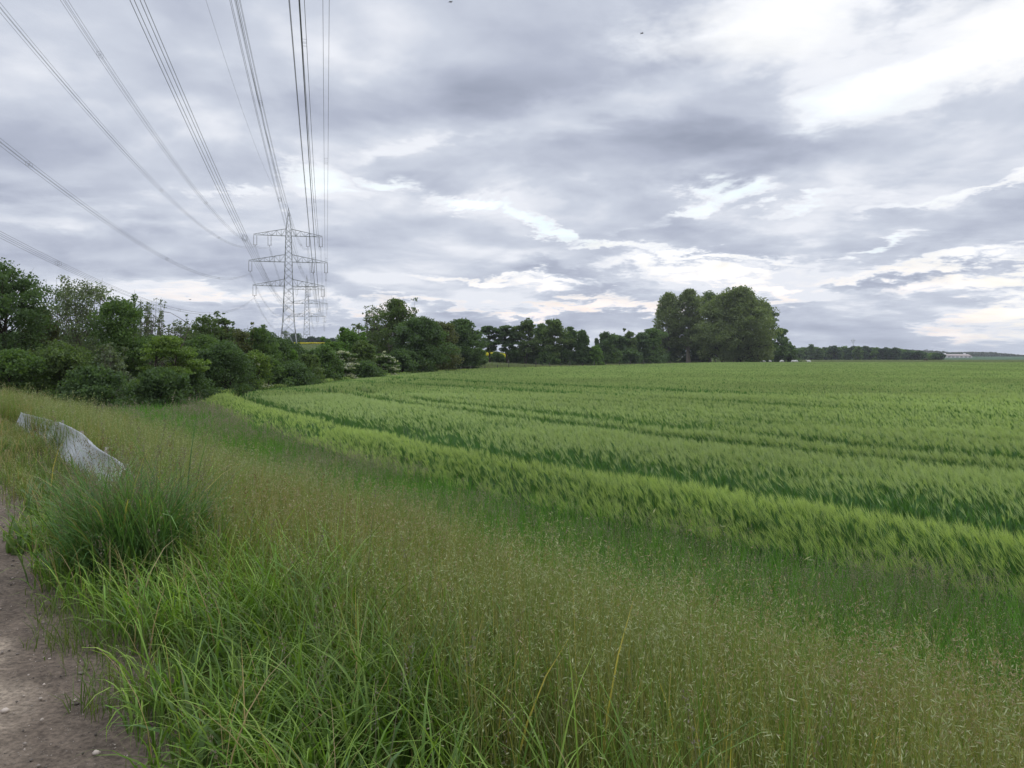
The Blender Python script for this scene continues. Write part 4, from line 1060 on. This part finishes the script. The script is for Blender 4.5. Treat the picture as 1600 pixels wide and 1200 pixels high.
            tag(link('insulator', ac.mesh('insulator'), M_GLASSI, root))
            att.append((LC + ua, zb - 4.6))
    return att, top_h
att1, pk1 = pylon(S1, 'nearer lattice pylon with three crossarms and long spike')
att2, pk2 = pylon(S2, 'farther lattice pylon seen past the right side of the nearer one')
KS = 4.3e-4
def line_wire(name, label, cat, group, z_at, L_at, s0, s1, bundle, rad_, spacer=None):
    root = tag(empty(name, tuple(lp(s1, L_at(s1), z_at(s1)))), label, cat, group)
    o0 = cm(root.location)
    s = np.concatenate([np.linspace(s0, 90, 34), np.linspace(95, s1, 44)]) if s0 < 0 else np.linspace(s0, s1, 44)
    C = np.array([lp(a, L_at(a), z_at(a)) for a in s]) - o0
    offs = [(-bundle, 0), (bundle, 0), (-bundle, -2 * bundle), (bundle, -2 * bundle)] if bundle else [(0, 0)]
    for (du, dz_) in offs:
        V, Q, CC_ = tube(C + cm((LP[0] * du, LP[1] * du, dz_)), np.full(len(s), rad_), 5)
        tag(link('wire', quads_mesh('wire', V, Q, None, True), M_WIRE, root))
    if spacer:
        for sp in spacer:
            c = lp(sp, L_at(sp), z_at(sp)) - o0; U = cm((LP[0], LP[1], 0)); Z = cm((0, 0, 1))
            pts = [c + U * du + Z * dz_ for du, dz_ in offs]
            for q in (0, .75):
                ac = Acc(); sh = cm((LD[0], LD[1], 0)) * q
                ac.add(*bars([pts[0] + sh, pts[1] + sh, pts[3] + sh, pts[2] + sh], [pts[1] + sh, pts[3] + sh, pts[2] + sh, pts[0] + sh], .018))
                tag(link('spacer', ac.mesh('spacer'), M_WIRE, root))
names = ('hung from the left tip of the top arm', 'hung from the left inner point of the top arm', 'hung from the right inner point of the top arm', 'hung from the right tip of the top arm',
         'hung from the left tip of the middle arm', 'hung from the right inner point of the middle arm', 'hung from the right tip of the middle arm',
         'hung from the left tip of the lowest arm', 'hung from the right inner point of the lowest arm', 'hung from the right tip of the lowest arm')
L0s = (29.1, 22.9, 7.9, 2.1, 31.0, 5.9, 0.0, 29.4, 7.7, 1.3)
for i in range(10):
    (La, za), (Lb, zb_) = att1[i], att2[i]
    zf = lambda s, za=za: za - 14.6 + KS * (s - 150) ** 2 if s < 334 else za
    line_wire('power_line', 'near four-wire bundle ' + names[i], 'power line', 'near conductor bundles', lambda s, za=za: za - KS * (334 - s) * (s + 34), lambda s, La=La, L0=L0s[i]: L0 + (La - L0) * max(0, s) / 334, -34, S1, .20, .016 if i not in (8, 9, 6, 5) else .0135,
              [(34, 92, 165, 240)[j] + (i * 11) % 29 - 14 for j in range(4)])
    line_wire('power_line', 'far bundle between pylons ' + names[i], 'power line', 'far conductor bundles', lambda s, za=za, zb_=zb_: za + (zb_ - za) * (s - S1) / (S2 - S1) - 4.6e-4 * (s - S1) * (S2 - s), lambda s, La=La, Lb=Lb: La + (Lb - La) * (s - S1) / (S2 - S1), S1, S2, .22, .019)
line_wire('earth_wire', 'single thin earth wire running to the tip of the nearer pylon', 'earth wire', None, lambda s: pk1 - 4.3e-4 * (334 - s) * (s + 34), lambda s: LC, -34, S1, 0, .016)
line_wire('earth_wire', 'single thin earth wire between the tips of the two pylons', 'earth wire', None, lambda s: pk1 + (pk2 - pk1) * (s - S1) / (S2 - S1) - 3.6e-4 * (s - S1) * (S2 - s), lambda s: LC, S1, S2, 0, .035)

# ================================================================== grey plastic sheet fence along the verge
M_SHEET, t, out = new_mat('weathered grey plastic sheet')
g = t.node('ShaderNodeNewGeometry')
n1 = t.noise(g.outputs['Position'], 2.2, 6, .65); n2 = t.noise(g.outputs['Position'], 14, 5, .6)
c = t.mix(.35, t.ramp(n1, [(.3, (.34, .36, .37)), (.7, (.54, .56, .57))]), t.ramp(n2, [(.35, (.26, .27, .27)), (.65, (.56, .58, .58))]))
p = t.node('ShaderNodeBsdfPrincipled'); t.put(p.inputs['Base Color'], c); p.inputs['Roughness'].default_value = .38
tr = t.node('ShaderNodeBsdfTranslucent'); t.put(tr.inputs[0], c)
mx = t.node('ShaderNodeMixShader'); mx.inputs[0].default_value = .1
b = t.node('ShaderNodeBump'); b.inputs['Strength'].default_value = .25; b.inputs['Distance'].default_value = .04
t.put(b.inputs['Height'], t.noise(g.outputs['Position'], 6, 5, .6)); t.l.new(b.outputs[0], p.inputs['Normal'])
t.l.new(p.outputs[0], mx.inputs[1]); t.l.new(tr.outputs[0], mx.inputs[2]); t.l.new(mx.outputs[0], out.inputs[0])
sheet = tag(empty('sheet_fence', (-8.3, 14.7, gz1(-8.3, 14.7))), 'low crumpled fence of silvery grey plastic sheet leaning in the long grass', 'fence')
so = cm(sheet.location)
FP = catmull([(-4.35, 8.9), (-5.35, 10.4), (-6.75, 12.4), (-8.3, 14.6), (-10.0, 16.9), (-12.0, 19.4)], 60)
tops = np.interp(np.arange(len(FP)) / (len(FP) - 1), [0, .12, .28, .45, .60, .64, .8, 1], [.42, .46, .49, .52, .56, .52, .48, .46])
m_ = 16; u = np.arange(len(FP)) / (len(FP) - 1)
front = nrm(np.stack([-np.gradient(FP[:, 1]), np.gradient(FP[:, 0])], 1)) * -1
front = np.where((front @ cm((-.8, -.6)))[:, None] > 0, front, -front)
rgS = np.random.default_rng(77)
SV = []
for j in range(m_ + 4):
    f = j / m_
    if j <= m_:
        zz = tops * f; out_ = .16 * (1 - f) ** 1.5 + .03 * np.sin(u * 19 + 3 * f) + .02 * (fbm(u * 14, np.full_like(u, f * 1.5), 1.2, 2) - .5)
    else:
        k = j - m_; zz = tops - .05 * k + .01; out_ = -.045 * k + .03 * np.sin(u * 19 + 3) + .02 * (fbm(u * 14, np.full_like(u, 1.5), 1.2, 2) - .5)
    zz = zz + .015 * (fbm(u * 9, np.full_like(u, j * .05), 1.0, 2) - .5)
    P = FP + front * out_[:, None]
    SV.append(np.stack([P[:, 0], P[:, 1], gz(FP[:, 0], FP[:, 1]) + zz], 1) - so)
SV = np.array(SV)
i = np.arange(len(SV) - 1)[:, None] * len(FP); j = np.arange(len(FP) - 1)[None]
Q = np.stack([i + j, i + j + 1, i + len(FP) + j + 1, i + len(FP) + j], -1)
tag(link('sheet', quads_mesh('sheet', SV, Q, None, True), M_SHEET, sheet))
for f in (.04, .22, .42, .62, .82, .98):
    k = int(f * (len(FP) - 1)); q = FP[k]; z0 = gz1(q[0], q[1])
    b0 = cm((q[0], q[1], z0)) - so - cm((*(front[k] * .06), 0))
    ac = Acc(); ac.add(*bars([b0 - cm((0, 0, .1))], [b0 + cm((0, 0, tops[k] + .02))], .035))
    tag(link('stake', ac.mesh('stake'), M_WOOD, sheet))

# ================================================================== fences of the pasture
def fence(name, label, posts, cat='fence', post_w=.12, wires=(.45, .95), mat=None, jitter=.06, group=None):
    x0, y0, _ = posts[0]
    root = tag(empty(name, (x0, y0, gz1(x0, y0))), label, cat, group)
    o0 = cm(root.location); rgf = np.random.default_rng(int(abs(x0 * 7) + 3)); tops_ = []
    for (x, y, h) in posts:
        b0 = cm((x, y, gz1(x, y))) - o0; lean = rgf.normal(size=2) * jitter
        ac = Acc(); tp = b0 + cm((lean[0] * h, lean[1] * h, h))
        ac.add(*bars([b0 - cm((0, 0, .3)), b0 + (tp - b0) * .93], [b0 + (tp - b0) * .93, tp], [post_w, post_w], w2=[post_w * .92, post_w * .5]))
        tag(link('post', ac.mesh('post'), mat or M_WOOD, root)); tops_.append((b0, tp))
    for wz in wires:
        ac = Acc()
        P = [b0 + (tp - b0) * min(.95, wz / max(.5, posts[q][2])) for q, (b0, tp) in enumerate(tops_)]
        ac.add(*bars(P[:-1], P[1:], .022)); tag(link('wire', ac.mesh('wire'), M_FWIRE, root))
    return root
fence('wire_fence', 'short row of pale weathered fence posts behind the bend of the barley', [(*at(px, D), h) for px, D, h in ((436, 72, 1.1), (452, 74, 1.2), (478, 77, 1.2), (512, 80, 1.25), (526, 82, 1.4), (543, 84, 1.35), (557, 86, 1.4), (568, 88, 1.75))], post_w=.19, jitter=.04)
fence('wire_fence', 'long thin post and wire fence with dark posts crossing the pasture', [(*at(px, D), h) for px, D, h in ((616, 112, 1.1), (640, 118, .9), (664, 124, .8), (690, 131, .9), (720, 138, 1.0), (735, 142, 1.0), (758, 150, .9), (778, 155, 1.1), (795, 160, 2.3), (820, 165, 1.0), (837, 170, 1.9), (848, 174, 1.0), (860, 178, 1.4), (876, 184, 1.2),
      (890, 190, 1.9), (910, 196, 1.1), (928, 204, 1.6), (946, 212, 1.2), (968, 222, 1.6), (985, 230, 1.5), (1006, 240, 1.6), (1016, 246, 1.6), (1048, 262, 1.4), (1075, 274, 1.2), (1095, 288, 1.5))], post_w=.15, mat=M_DWOOD)
fence('wire_fence', 'faint post and wire fence beside the trunks of the great willow', [(*at(px, D), 1.4) for px, D in ((1118, 292), (1131, 293), (1146, 294), (1162, 296), (1178, 297), (1190, 299), (1206, 301), (1226, 305))], post_w=.22, mat=M_DWOOD)

# ================================================================== rape fields, seen under and above the hedge
def rape(name, label, px0, px1, D0, D1, h, seed):
    rg = np.random.default_rng(seed)
    n = 26000
    D = D0 + (D1 - D0) * rg.random(n); t_ = ((px0 + (px1 - px0) * rg.random(n)) - 800) / F
    x = t_ * D; y = D; z = gz(x, y) + h * (.35 + .65 * rg.random(n)) + .25 * (fbm(x, y, .12, 3) - .5)
    C = colr(rg, n, (.42, .38, .02), (.62, .52, .03)); lo = z < gz(x, y) + h * .55
    C[lo] = colr(rg, lo.sum(), (.05, .12, .03), (.10, .18, .04))
    s = .3 + D / 794 * .9
    V, Q, CC_ = flakes(np.stack([x, y, z], 1), rg.normal(size=(n, 3)) * cm((1, 1, .5)), s, s * .8, C, rg)
    return tag(link(name, quads_mesh(name, V, Q, CC_), M_DRY), label, 'rape field', kind='stuff')
rape('rapeseed_field', 'bright yellow rape field glimpsed under the layered pair of trees', 735, 880, 300, 350, 1.6, 3)
rape('rapeseed_field', 'yellow strip of rape on the rise behind the pylons', 445, 560, 470, 492, .9, 4)

# ================================================================== far building, shed, mast
M_WHITE = surf_mat('pale cladding', [(.62, .60, .58), (.74, .72, .70)], .3, .6)
M_ROOF = surf_mat('reddish grey roof', [(.36, .30, .28), (.46, .39, .36)], .2, .7)
M_DARK = surf_mat('dark window', [(.05, .06, .07), (.08, .09, .10)], .5, .2)
def hall(name, label, px0, px1, D, wall_h, roof_h, depth, bays, cat='building', zoff=0.):
    xa, xb = at(px0, D)[0], at(px1, D)[0]; xm = (xa + xb) / 2; z0 = gz1(xm, D) + zoff; L = (xb - xa) / 2
    root = tag(empty(name, (xm, D, z0)), label, cat)
    ac = Acc(); ac.add(*box(-L, L, 0, depth, -1, wall_h)); tag(link('wall', ac.mesh('wall'), M_WHITE, root))
    V = cm([(-L - .5, -.6, wall_h + .003), (L + .5, -.6, wall_h + .003), (L + .5, depth + .6, wall_h + .003), (-L - .5, depth + .6, wall_h + .003), (-L - .5, depth * .45, wall_h + roof_h), (L + .5, depth * .45, wall_h + roof_h), (L + .5, depth * .55, wall_h + roof_h), (-L - .5, depth * .55, wall_h + roof_h)])
    tag(link('roof', quads_mesh('roof', V, [[3, 2, 1, 0], [4, 5, 6, 7], [0, 1, 5, 4], [1, 2, 6, 5], [2, 3, 7, 6], [3, 0, 4, 7]]), M_ROOF, root))
    for k in range(bays):
        a = -L + (k + .2) * 2 * L / bays; b_ = -L + (k + .8) * 2 * L / bays
        ac = Acc(); ac.add(*box(a, b_, -.06, -.003, wall_h * .38, wall_h * .78)); tag(link('window', ac.mesh('window'), M_DARK, root))
    return root
b_ = hall('farm_hall', 'long low pale hall with reddish roof on the horizon at the right', 1460, 1519, 1250, 2.6, 3.2, 26, 9, zoff=0)
for f in (-.1, .42):
    ac = Acc(); ac.add(*box(f * 60 - 1, f * 60 + 1, 12, 15, 5.2, 7.6)); tag(link('roof_vent', ac.mesh('roof_vent'), M_WHITE, b_))
hall('shed', 'white shed glimpsed between the trunks left of the poplars', 1012, 1040, 372, 2.2, 1.2, 8, 4, zoff=.4)
x, y = at(1333, 900); z0 = gz1(x, y)
mast = tag(empty('radio_mast', (x, y, z0)), 'slim radio mast with crosshead rising behind the far plantation', 'mast')
ac = Acc(); ac.add(*bars([(0, 0, -.3)], [(0, 0, 21.5)], .75, w2=.4)); tag(link('pole', ac.mesh('pole'), M_STEEL, mast))
ac = Acc(); ac.add(*bars([(-2.2, 0, 20.4), (-1.5, 0, 19.0), (-2, 0, 20.4), (2, 0, 20.4), (0, 0, 21)], [(2.2, 0, 20.4), (1.5, 0, 19.0), (-2, 0, 22), (2, 0, 22), (0, 0, 23)], .4)); tag(link('crosshead', ac.mesh('crosshead'), M_STEEL, mast))
x, y = at(1438, 590); po = tag(empty('marker_post', (x, y, gz1(x, y))), 'small pale blue-white post in front of the far plantation', 'post')
ac = Acc(); ac.add(*bars([(0, 0, -.3), (0, 0, 2.2)], [(0, 0, 2.2), (0, 0, 3.4)], [.35, .9])); tag(link('post', ac.mesh('post'), M_WHITE, po))

# ================================================================== animals on the pasture
def skin_body(name, verts, edges, radii, mat, parent):
    me = bpy.data.meshes.new(name); me.from_pydata(verts, edges, [])
    o = link(name, me, mat, parent)
    sk = o.modifiers.new('skin', 'SKIN'); sk.use_smooth_shade = True
    for v, r in zip(me.skin_vertices[0].data, radii): v.radius = (r, r)
    me.skin_vertices[0].data[0].use_root = True
    ss_ = o.modifiers.new('sub', 'SUBSURF'); ss_.levels = 1; ss_.render_levels = 2
    return o
def quadruped(name, label, cat, x, y, rz, k, mat, group=None, head='down', slim=1.0):
    root = tag(empty(name, (x, y, gz1(x, y) + 0.0), rz), label, cat, group)
    bz = .62 * k if slim == 1 else .95 * k
    V = [(0, 0, bz), (.32 * k, 0, bz + .02 * k), (.52 * k, 0, bz + .06 * k), (-.34 * k, 0, bz), (-.52 * k, 0, bz - .02 * k)]
    E = [(0, 1), (1, 2), (0, 3), (3, 4)]; R = [.25 * k * slim, .24 * k * slim, .17 * k * slim, .24 * k * slim, .14 * k * slim]
    if head == 'down': hd = [(.70 * k, 0, bz - .18 * k), (.82 * k, 0, bz - .42 * k), (.92 * k, 0, bz - .50 * k)]
    else: hd = [(.68 * k, 0, bz + .22 * k), (.82 * k, 0, bz + .30 * k), (.98 * k, 0, bz + .22 * k)]
    n = len(V); V += hd; E += [(2, n), (n, n + 1), (n + 1, n + 2)]; R += [.11 * k, .09 * k, .055 * k]
    for (fx, par, hock) in ((.36, 1, .03), (-.38, 3, -.09)):
        for sy_ in (-1, 1):
            n = len(V)
            V += [(fx * k, .13 * k * sy_, bz - .22 * k), ((fx + hock) * k, .13 * k * sy_, bz * .40), (fx * k + .01 * k, .13 * k * sy_, .05 * k), (fx * k + .05 * k, .13 * k * sy_, .02 * k)]
            E += [(par, n), (n, n + 1), (n + 1, n + 2), (n + 2, n + 3)]; R += [.10 * k, .05 * k, .04 * k, .035 * k]
    n = len(V); V += [(-.60 * k, 0, bz - .10 * k), (-.62 * k, 0, bz - .32 * k)]; E += [(4, n), (n, n + 1)]; R += [.04 * k, .03 * k]
    skin_body('body', V, E, R, mat, root)
    for sy_ in (-1, 1):
        h_ = cm(hd[1]); ac = Acc(); ac.add(*bars([h_ + cm((-.03 * k, .06 * k * sy_, .04 * k))], [h_ + cm((-.08 * k, .17 * k * sy_, .03 * k))], .06 * k, w2=.03 * k)); tag(link('ear', ac.mesh('ear'), mat, root))
    return root
M_WOOL = surf_mat('sheep wool', [(.62, .60, .54), (.78, .76, .70)], 6, .9); M_HIDE = surf_mat('dark hide', [(.04, .03, .025), (.08, .06, .05)], 3, .7)
for px, D, rz, hd, lab in ((1193, 318, 2.9, 'down', 'white sheep grazing nearest the great willow'), (1197.5, 330, .3, 'down', 'white sheep second from the great willow'), (1203, 335, 3.0, 'up', 'white sheep third from the great willow, head raised'),
                       (1221, 340, .2, 'down', 'white sheep grazing alone in the middle of the flock'), (1240, 335, 3.3, 'down', 'white sheep left one of the close pair'), (1243, 342, .1, 'down', 'white sheep right one of the close pair'), (1264, 338, 3.0, 'up', 'white sheep at the right end of the flock')):
    x, y = at(px, D); quadruped('sheep', lab, 'sheep', x, y, rz, 1.45, M_WOOL, 'sheep on the far pasture', hd)
x, y = at(1446, 420); quadruped('horse', 'dark horse grazing far out on the right side of the pasture', 'horse', x, y, .15, 1.55, M_HIDE, None, 'down', .8)
# ================================================================== birds in the air
for px, py, D, rz, lab in ((1003, 52, 60, .4, 'tiny dark bird high above the willow'), (704, 3, 55, 1.0, 'tiny dark bird at the very top of the sky'), (297, 468, 90, .2, 'tiny dark bird low over the hedgerow on the left')):
    x, y = at(px, D); b0 = tag(empty('bird', (x, y, hgt(py, D)), rz), lab, 'bird', None)
    skin_body('body', [(0, 0, 0), (.08, 0, .005), (.13, 0, .02), (-.09, 0, 0), (-.15, 0, 0), (.02, .10, .03), (-.01, .22, .0), (.02, -.10, .03), (-.01, -.22, .0)], [(0, 1), (1, 2), (0, 3), (3, 4), (0, 5), (5, 6), (0, 7), (7, 8)], [.035, .03, .02, .025, .015, .02, .008, .02, .008], M_HIDE, b0)

# ================================================================== thin evening haze
m_haze, t, out = new_mat('evening haze')
pv = t.node('ShaderNodeVolumePrincipled')
pv.inputs['Color'].default_value = (.86, .90, .97, 1); pv.inputs['Density'].default_value = .00012; pv.inputs['Anisotropy'].default_value = .2
t.l.new(pv.outputs[0], out.inputs['Volume'])
V, Q, _c = box(-9400, 9400, -9400, 9400, -1.6, 84)
haze = link('haze', quads_mesh('haze', V, Q), m_haze)
tag(haze, 'thin bluish evening haze over the fields', 'haze', kind='stuff')
